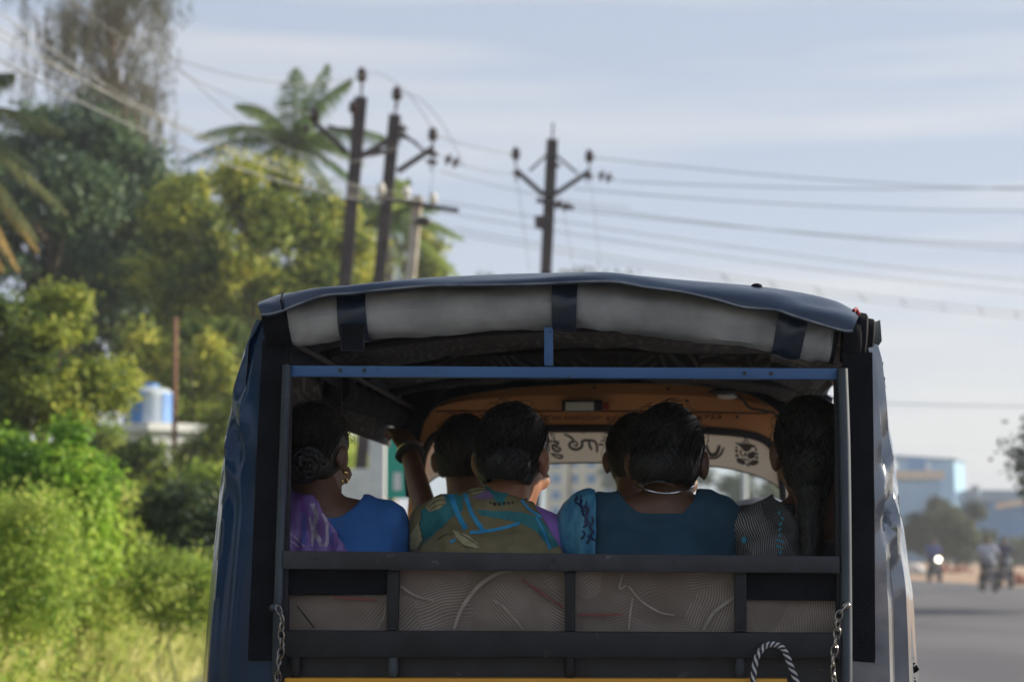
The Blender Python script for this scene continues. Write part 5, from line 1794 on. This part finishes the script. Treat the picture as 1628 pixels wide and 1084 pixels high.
def printed(name, o, polys, m, parent, off=.0016, step=1.6):
    """print lying on the cloth o: cells of the polygons (photo pixels) dropped on its surface"""
    bv = bvh_of(o)
    b = MB()
    org = Vector((0, 0, CAM_H))
    for poly in polys:
        xs, ys = [p[0] for p in poly], [p[1] for p in poly]
        nx, ny = int((max(xs) - min(xs)) / step) + 1, int((max(ys) - min(ys)) / step) + 1
        cache = {}

        def inside(x, y):
            c = False
            for i in range(len(poly)):
                x0, y0 = poly[i]; x1, y1 = poly[i - 1]
                if (y0 > y) != (y1 > y) and x < (x1 - x0) * (y - y0) / (y1 - y0) + x0: c = not c
            return c

        def hit(i, j):
            if (i, j) not in cache:
                d = ray(min(xs) + i * step, min(ys) + j * step).normalized()
                h = bv.ray_cast(org, d)
                cache[(i, j)] = h[0] - d * off if h[0] is not None else None
            return cache[(i, j)]
        for i in range(nx):
            for j in range(ny):
                if inside(min(xs) + (i + .5) * step, min(ys) + (j + .5) * step):
                    q = [hit(i, j), hit(i + 1, j), hit(i + 1, j + 1), hit(i, j + 1)]
                    if all(k is not None for k in q) and max((q[0] - k).length for k in q) < .02: b.add(q, [(0, 1, 2, 3)])
    if b.v: return b.build(name, m, parent, smooth=True, fix=False)


def strokepoly(pts, w_, n=26):
    P = crom([Vector((x, y, 0)) for x, y in pts], n)
    Lf, Rt = [], []
    for i, p in enumerate(P):
        t = (P[min(i + 1, n - 1)] - P[max(i - 1, 0)]).normalized()
        nn = Vector((-t.y, t.x, 0)) * w_ / 2
        Lf.append((p + nn).xy[:]); Rt.append((p - nn).xy[:])
    return Lf + Rt[::-1]


# ---- far left: woman with a low bun, blue blouse and purple sari
blue_cotton = mat('blue_cotton', (.020, .115, .36), (.028, .14, .42), rough=.8, scale=12, bump=.2, bscale=300)
purple_silk = mat('purple_silk', (.16, .05, .28), (.24, .16, .42), rough=.5, scale=16, stretch=(3, 1, .8), ramp=(.35, .6), bump=.08, bscale=200)
pA = seated('woman at the far left with a low hair bun, blue blouse and purple sari', (500, 708), ((446, 842), (604, 838)), (516, 806), .95, .27, yaw=R(16), tilt=-.05)
o, J, M, T = pA
bunA = V(487, 738, .165)
hair_cap(o, J, M, .95, lambda b: b.ell(bunA + Vector((0, .02, 0)), (.048, .036, .043)), seed=1., to=V(487, 738, .165))
b = MB()
for q in range(5):                       # twisted coil of the bun
    r0 = .034 - .006 * q
    b.tube([bunA + Vector((r0 * math.cos(a + q), -.006 - .006 * q + .003 * math.sin(3 * a), r0 * .92 * math.sin(a + q))) for a in np.linspace(0, 2 * PI * .97, 26)], [.0105 - .001 * q + .002 * math.sin(a * 2 + q) for a in np.linspace(0, 6.1, 26)], 8)
b.build('hair_bun', hairm, o)
nl = [(474, 700), (480, 800), (500, 815), (524, 826), (545, 820), (562, 806), (578, 788), (582, 700)]
clothing('blouse', o, J, blue_cotton, .013, lambda c: proj(c)[1] > interp(nl, proj(c)[0]), .8, .0065, (24, 9, 15), seed=2.)
sA = clothing('sari', o, J, purple_silk, .022, lambda c: proj(c)[0] < 500 + (proj(c)[1] - 788) * .60 and (proj(c)[1] > 786 or proj(c)[0] < 478), .5, .010, (38, 10, 6), 3.)
silverprint = mat('sari_print_silver', (.5, .45, .52), (.35, .28, .45), rough=.5, scale=60)
lilac = mat('sari_print_violet', (.10, .13, .45), (.14, .10, .40), rough=.5, scale=60)
printed('sari_print', sA, [strokepoly([(497, 800), (503, 820), (500, 840), (512, 868)], 7), strokepoly([(512, 815), (520, 835), (519, 868)], 5), strokepoly([(492, 822), (497, 850), (496, 868)], 4), strokepoly([(452, 853), (466, 862), (476, 870)], 2.5), strokepoly([(452, 862), (462, 868)], 2.5), strokepoly([(458, 845), (472, 856), (484, 869)], 2)], silverprint, o)
printed('sari_print', sA, [strokepoly([(482, 815), (484, 838), (482, 866)], 8), strokepoly([(523, 838), (530, 868)], 5)], lilac, o)
b = MB(); b.ell(T(.089, -.014, -.066), (.006, .006, .006)); b.build('earring', gold, o)
b = MB(); b.torus(T(.089, -.014, -.085), .006, .0014, Matrix.Rotation(PI / 2, 3, 'X')); b.build('earring', gold, o)
b = MB()
g = random.Random(9)
for (cx, cy, rx, ry) in ((540, 676, 8, 10), (549, 674, 9, 12), (545, 670, 12, 15), (551, 683, 6, 8)):
    a0 = g.uniform(0, 6)
    b.tube([V(cx + rx * math.cos(a0 + a), cy + ry * math.sin(a0 + a), .27 + .01 * math.sin(a * 2)) for a in np.linspace(0, 5.2, 22)], .0009, 5)
for k in range(14):
    x0 = g.uniform(470, 545)
    y0 = 646 + abs(x0 - 503) * .25
    b.tube([V(x0, y0, .26), V(x0 + g.uniform(-6, 8), y0 - g.uniform(4, 9), .25), V(x0 + g.uniform(-12, 16), y0 - g.uniform(1, 9), .24)], .0007, 4)
for k in range(0):
    y0 = g.uniform(745, 785)
    b.tube([V(541, y0, .24), V(549 + g.uniform(0, 8), y0 - g.uniform(-6, 12), .24), V(556 + g.uniform(-4, 6), y0 - g.uniform(-10, 18), .25)], .0006, 4)
b.build('stray_hair', hairm, o)

# ---- front bench: person holding the side rail
shirt_pale = mat('pale_shirt', (.42, .41, .40), (.5, .49, .48), rough=.85, scale=14, bump=.2, bscale=260)
shirt_dim = mat('grey_blue_shirt', (.10, .14, .20), (.13, .17, .24), rough=.85, scale=14)
VB = 1.36
wr = V(650, 716, 1.60)
ex = {'elL': V(690, 862, 1.46), 'wrL': wr, 'shL': V(716, 846, VB), 'hdL': V(626, 664, 1.70) - wr, 'hnL': VR * .5 - VF * .8, 'hsL': VR, 'hcL': .75}
oB, J, M, T = seated('short haired person on the front bench reaching up to the left side rail', (738, 716), ((716, 846), (850, 850)), (748, 800), 1.0, VB, yaw=R(4), seat_z=.95, extra=ex)
hair_cap(oB, J, M, 1.0, None, back=-.075, seed=4.)
clothing('shirt', oB, J, shirt_pale, .009, lambda c: c.z < J['neck'].z + .005, .95, .005, seed=5.)
b = MB(); d_ = (J['wrL'] - J['elL']).normalized()
b.torus(J['wrL'] - d_ * .012, .034, .010, frame_of(d_, VF) @ Matrix.Rotation(PI / 2, 3, 'X'), 24, 8); b.build('wristband', rubber, oB)
b = MB(); b.torus(J['wrL'] + d_ * .008, .031, .0028, frame_of(d_, VF) @ Matrix.Rotation(PI / 2, 3, 'X'), 24, 8); b.build('bangle', silver, oB)

# ---- front bench, right: only the back of the head shows
oF, J, M, T = seated('short haired person on the front bench, hidden behind the woman in dark blue', (1010, 716), ((915, 858), (1100, 858)), (1010, 806), 1.0, VB, yaw=R(-3), seat_z=.95)
hair_cap(oF, J, M, 1.0, None, back=-.075, seed=6.)
clothing('shirt', oF, J, shirt_dim, .009, lambda c: c.z < J['neck'].z + .005, .95, .005, seed=7.)

# ---- second from left in the rear row: olive and teal sari, face turned to the right
sari_olive = mat('olive_sari', (.155, .128, .06), (.20, .17, .09), rough=.75, scale=7, bump=.12, bscale=260)
teal = mat('sari_teal', (.014, .15, .18), (.024, .19, .21), rough=.7, scale=20)
bluepr = mat('sari_blue_stroke', (.02, .24, .50), (.03, .30, .55), rough=.7, scale=30)
creampr = mat('sari_cream_leaf', (.40, .36, .21), (.33, .29, .15), rough=.7, scale=40)
darkpr = mat('sari_dark_line', (.04, .045, .03), rough=.7)
lilacpr = mat('sari_lilac_patch', (.20, .13, .26), (.16, .10, .2), rough=.7, scale=40)
purple_cotton = mat('lilac_cotton', (.25, .13, .45), (.30, .17, .52), rough=.8, scale=15)
o, J, M, T = seated('woman in an olive and teal leaf printed sari turning her face to the right', (815, 713), ((700, 838), (868, 856)), (792, 806), 1.0, .28, yaw=R(17), tilt=-.1, mskin=skin2, chest_back=.05)
hair_cap(o, J, M, 1.0, lambda b: b.ell(V(803, 738, .20), (.060, .045, .050)), seed=8., front=.05, to=V(803, 738, .20), spread=.03)
clothing('blouse', o, J, purple_cotton, .007, lambda c: proj(c)[1] > 792 and uv_of(c)[0] > uv_of(J['neck'])[0], .8, .003, seed=9.)
nl3 = [(700, 700), (705, 770), (770, 764), (800, 775), (822, 790), (838, 796)]
sC = clothing('sari', o, J, sari_olive, .016, lambda c: proj(c)[0] < 846 + (proj(c)[1] - 795) * .60 and proj(c)[1] > interp(nl3, proj(c)[0]), .7, .0075, (24, 10, 17), 10.)
kk = lambda L_: [(620 + x / 3.613, 600 + y / 3.613) for x, y in L_]
printed('sari_teal_field', sC, [kk([(180, 760), (330, 660), (420, 680), (420, 760), (360, 800), (190, 960), (160, 960)]), kk([(500, 760), (740, 770), (860, 800), (985, 960), (920, 985), (840, 880), (740, 830), (520, 790)]), kk([(540, 610), (700, 625), (640, 740), (590, 690), (530, 650)])], teal, o, .0012)
printed('sari_cream_leaf', sC, [kk([(205, 745), (250, 690), (310, 680), (325, 720), (280, 755), (225, 770)]), kk([(120, 900), (150, 850), (175, 800), (170, 860), (185, 930), (150, 985), (115, 985)]), kk([(350, 870), (400, 890), (450, 905), (500, 950), (530, 975), (470, 980), (410, 960), (370, 920)]), kk([(420, 640), (540, 628), (560, 650), (480, 670)])], creampr, o, .0022, 1.2)
for q_ in ([strokepoly(kk([(215, 745), (255, 715), (300, 700), (318, 715)]), 1.4), strokepoly(kk([(230, 760), (270, 735), (315, 725)]), 1.3), strokepoly(kk([(350, 868), (385, 925), (430, 965), (480, 975)]), 1.3), strokepoly(kk([(400, 895), (450, 925), (520, 972)]), 1.4), strokepoly(kk([(185, 780), (170, 840), (190, 930), (165, 985)]), 1.4), strokepoly(kk([(440, 660), (500, 650), (560, 640)]), 1.2), strokepoly(kk([(270, 930), (320, 900), (360, 900)]), 1.2)]): printed('sari_leaf_outline', sC, [q_], darkpr, o, .003, 1.0)
printed('sari_blue_stroke', sC, [strokepoly(kk([(345, 660), (385, 770), (435, 870)]), 8), strokepoly(kk([(430, 665), (470, 780), (540, 885)]), 7), strokepoly(kk([(460, 890), (560, 880), (660, 860), (745, 835)]), 5), strokepoly(kk([(755, 700), (800, 755), (870, 800)]), 4), strokepoly(kk([(840, 800), (880, 880), (920, 985)]), 3.5), strokepoly(kk([(345, 945), (375, 930)]), 4)], bluepr, o, .0026, 1.2)
printed('sari_lilac_patch', sC, [kk([(470, 690), (560, 640), (600, 690), (540, 700)])], lilacpr, o, .0024)
b = MB()
for k in range(22):
    a = R(-150 + k * 9)
    b.ell(J['neck'] + Vector((math.cos(a) * .063, math.sin(a) * .063, .018 + .012 * math.sin(a))), (.0045,) * 3, None, 8, 6)
b.build('bead_necklace', beads, o)

# ---- third: woman in a dark blue blouse with a wide neckline
navy = mat('dark_teal_blouse', (.008, .050, .088), (.012, .062, .110), rough=.85, scale=10, bump=.15, bscale=300)
ltblue = mat('light_blue_sari', (.03, .17, .32), (.09, .32, .48), rough=.6, scale=26, stretch=(1, 1, .5), ramp=(.42, .6), bump=.1, bscale=200)
o, J, M, T = seated('woman in a dark blue wide necked blouse, pale blue sari over one shoulder', (1061, 717), ((936, 832), (1140, 832)), (1056, 800), 1.02, .27, yaw=R(2), tilt=-.12, chest_back=.02)
hair_cap(o, J, M, 1.02, lambda b: b.ell(V(1052, 742, .195), (.072, .038, .050)), seed=11., to=V(1052, 748, .195), spread=.04)
nl4 = [(976, 700), (982, 776), (992, 795), (1008, 811), (1030, 818), (1082, 818), (1096, 808), (1104, 792), (1110, 778), (1116, 700)]
clothing('blouse', o, J, navy, .013, lambda c: proj(c)[1] > interp(nl4, proj(c)[0]), .85, .0065, (20, 9, 17), seed=12.)
sD = clothing('sari', o, J, ltblue, .020, lambda c: proj(c)[0] < 946 - (868 - proj(c)[1]) * -.01 and proj(c)[1] > 772, .6, .008, (26, 10, 8), 13.)
patd = mat('sari_print_navy', (.01, .03, .10), rough=.6)
g = random.Random(2)
printed('sari_print', sD, [strokepoly([(x, y), (x + g.uniform(-6, 3), y + 7), (x + g.uniform(-8, 8), y + 14)], g.uniform(2, 4), 8) for x, y in [(g.uniform(918, 942), g.uniform(785, 850)) for k in range(16)]], patd, o, .0018, 1.2)
b = MB(); b.tube([J['neck'] + Vector((math.sin(a) * .067, -math.cos(a) * .067, .030 - .010 * math.cos(a * 2))) for a in np.linspace(-1.5, 1.5, 26)], .0018, 6); b.build('neck_chain', silver, o)
b = MB(); b.tube(crom([V(1021, 770, .165), V(1036, 766, .150), V(1055, 766, .148), V(1073, 772, .165)], 12), .0022, 6); b.build('hair_clip', silver, o)

# ---- far right: woman with a plait and dark patterned sari
sari_dark = patterned('dark_feather_sari', (.012, .014, .018), (.30, .29, .28), (.02, .022, .026), 9, 70, .55, 7)
black_cotton = mat('black_cotton', (.015, .015, .018), (.022, .022, .027), rough=.85, scale=12)
turq = mat('sari_turquoise', (.02, .22, .34), (.03, .28, .40), rough=.6, scale=40)
o, J, M, T = seated('woman with a long plait and a black sari with grey feather print', (1288, 703), ((1198, 850), (1384, 852)), (1294, 806), 1.0, .27, yaw=R(-5), tilt=-.04)
hair_cap(o, J, M, 1.0, lambda b: [b.ell(V(1288, 742, .20), (.062, .046, .060))] + [b.ell(V(1290 + 1.5 * (-1) ** k, 775 + k * 12, .165 - .001 * k), (.036 - .0012 * k, .028, .016)) for k in range(10)], seed=14., back=-.4, to=V(1288, 745, .20), spread=.03)
clothing('blouse', o, J, black_cotton, .007, lambda c: proj(c)[1] > 862 or proj(c)[0] < 1262 and proj(c)[1] > 800, .8, .003, seed=15.)
nl5 = [(1100, 760), (1215, 760), (1232, 792), (1250, 805), (1270, 830), (1292, 872)]
sE = clothing('sari', o, J, sari_dark, .016, lambda c: proj(c)[0] < 1288 and proj(c)[1] > interp(nl5, proj(c)[0]), .75, .008, (24, 10, 9), 16.)
for q_ in [[(1183 + 4 * math.cos(a), 858 + 5.5 * math.sin(a)) for a in np.linspace(0, 6.28, 12, endpoint=False)]] + [strokepoly([(1238 + g.uniform(-6, 6), y), (1243 + g.uniform(-6, 6), y + 5)], 3, 5) for y in range(812, 880, 9)] + [strokepoly([(1152 + g.uniform(-3, 6), y), (1158 + g.uniform(-3, 6), y + 3)], 2.6, 5) for y in range(838, 880, 9)]: printed('sari_spot', sE, [q_], turq, o, .0018, 1.2)

# ================================================================== MOTORCYCLES WITH RIDERS
bikedark = mat('bike_black', (.012, .013, .017), (.02, .02, .026), rough=.3, scale=10)
bikemetal = mat('bike_metal', (.35, .35, .36), rough=.3, metal=.8)
lamp_off = mat('headlamp_glass', (.5, .52, .55), rough=.1)
lamp_on = mat('headlamp_lit', (.9, .88, .75), rough=.2, emit=((1, .93, .72), 5))


def motorcycle(label, loc, rz, lit=False):
    t = thing('motorcycle', label, 'motorcycle', loc, rz, 'motorcycles coming along the road')
    MX = Matrix.Rotation(PI / 2, 3, 'Y')
    for y in (-.63, .63):
        b = MB(); b.torus((0, y, .30), .255, .048, MX, 26, 8); wh = b.build('wheel', rubber, t, world=False)
        b = MB(); b.tube([(-.03, y, .30), (.03, y, .30)], .07, 12)
        for k in range(6):
            a = k * PI / 3
            b.beam((0, y, .30), (0, y + .23 * math.cos(a), .30 + .23 * math.sin(a)), .03, .03)
        b.build('rim', bikemetal, wh, world=False)
    b = MB()
    for s in (-1, 1): b.tube([(.08 * s, -.63, .30), (.085 * s, -.42, .92)], .024, 8)
    b.build('front_fork', bikemetal, t, world=False)
    b = MB(); b.grid([[Vector((x, -.63 + .34 * math.sin(a), .30 + .34 * math.cos(a))) for x in (-.07, -.04, .04, .07)] for a in np.linspace(-1.2, 1.0, 9)]); b.build('mudguard', bikedark, t, world=False)
    b = MB(); b.ell((0, -.14, .80), (.15, .27, .14)); b.build('fuel_tank', bikedark, t, world=False)
    b = MB(); b.ell((0, .36, .80), (.14, .42, .06)); b.build('seat', rubber, t, world=False)
    b = MB(); b.box((0, -.02, .42), (.26, .36, .30)); b.tube([(0, -.02, .55), (0, -.1, .70)], .09, 10); b.build('engine', bikemetal, t, smooth=False, world=False)
    b = MB(); b.tube([(0, -.42, .90), (0, .1, .62), (0, .55, .66)], .03, 8); b.tube([(0, -.35, .75), (0, -.05, .28), (0, .35, .28), (0, .63, .30)], .026, 8); b.build('frame', bikedark, t, world=False)
    b = MB(); b.tube([(-.36, -.30, 1.03), (-.2, -.40, 1.04), (0, -.42, .98), (.2, -.40, 1.04), (.36, -.30, 1.03)], .015, 8); b.build('handlebar', bikedark, t, world=False)
    b = MB(); b.ell((0, -.52, .90), (.12, .08, .12)); h = b.build('headlamp', bikedark, t, world=False)
    b = MB(); b.ell((0, -.575, .90), (.10, .035, .10)); b.build('headlamp_lens', lamp_on if lit else lamp_off, h, world=False)
    for s in (-1, 1):
        b = MB(); b.tube([(.26 * s, -.36, 1.04), (.33 * s, -.40, 1.22)], .008, 6); b.ell((.35 * s, -.40, 1.25), (.06, .015, .04)); b.build('mirror', bikedark, t, world=False)
    b = MB(); b.tube([(.15, .0, .32), (.16, .7, .36)], .04, 10); b.build('exhaust', bikemetal, t, world=False)
    return t


def rider(label, loc, rz, shirtm, trousm, lean=0.0):
    J = {'pelvis': Vector((0, .22, .92)), 'chest': Vector((0, .10, 1.26)), 'neck': Vector((0, .05, 1.44)), 'head': Vector((lean, .0, 1.60)),
         'shL': Vector((.20, .07, 1.39)), 'shR': Vector((-.20, .07, 1.39)), 'elL': Vector((.32, -.05, 1.16)), 'elR': Vector((-.32, -.05, 1.16)),
         'wrL': Vector((.31, -.25, 1.06)), 'wrR': Vector((-.31, -.25, 1.06)), 'hipL': Vector((.11, .22, .90)), 'hipR': Vector((-.11, .22, .90)),
         'knL': Vector((.22, -.18, .76)), 'knR': Vector((-.22, -.18, .76)), 'anL': Vector((.18, .06, .38)), 'anR': Vector((-.18, .06, .38)), 'toe': Vector((0, -1, 0)),
         'hcL': .9, 'hcR': .9, 'hsL': Vector((-1, 0, 0)), 'hsR': Vector((1, 0, 0))}
    M = frame_of((0, -1, -.05))
    me, T = body_mesh(J, M, 1.0, .014, True, .5)
    o = link_mesh('person', me, skin)
    o.location = loc; o.rotation_euler = (0, 0, rz)
    tag(o, label, 'person', 'motorcycle riders')
    b = MB(); torso(b, J, .016); arms_upper(b, J, .014, .9)
    link_mesh('shirt', shell(b, .02, lambda c: c.z < 1.45 and c.z > .86, .006, (9, 9, 6), .004), shirtm, o, world=False)
    b = MB()
    b.cap(J['hipL'], .10, J['hipR'], .10)
    for s in 'LR': b.cap(J['hip' + s], .105, J['kn' + s], .075); b.cap(J['kn' + s], .075, J['an' + s] + Vector((0, 0, .03)), .055)
    link_mesh('trousers', shell(b, .02, lambda c: True, .006, (9, 9, 6), .0), trousm, o, world=False)
    b = MB(); H = J['head']; b.ell(H + Vector((0, .008, .006)), (.082, .10, .10)); b.ell(H + Vector((0, .03, -.03)), (.075, .07, .07))
    link_mesh('hair', shell(b, .014, lambda c: c.y > H.y - .045 - .42 * max(0, c.z - H.z) or c.z > H.z + .075, .003, (40, 40, 20), .004), hairm, o, world=False)
    return o


shirt_white = mat('white_shirt', (.55, .58, .68), (.48, .52, .62), rough=.85, scale=9)
shirt_blue = mat('blue_shirt', (.10, .13, .33), (.13, .17, .40), rough=.85, scale=9)
shirt_dark = mat('dark_blue_shirt', (.05, .06, .13), (.07, .08, .16), rough=.85, scale=9)
trous = mat('dark_trousers', (.02, .021, .028), (.03, .03, .038), rough=.85, scale=9)
for (px, Y, rz, lab, rl, sm, lit) in [
    (1571, 61.0, R(4), 'dark motorcycle ridden by the man in a white shirt, in front of another one', 'man in a white shirt riding the foremost motorcycle', shirt_white, False),
    (1597, 66.5, R(2), 'dark motorcycle half hidden behind the white shirted rider', 'rider in dark blue close behind the white shirted rider', shirt_dark, False),
    (1485, 79.0, R(6), 'motorcycle with its round headlamp lit, near the rickshaw cover', 'rider in blue on the motorcycle with the lit headlamp', shirt_blue, True)]:
    p = gz(px, Y) + Vector((0, 0, .009))
    motorcycle(lab, p, rz, lit)
    rider(rl, p, rz, sm, trous)
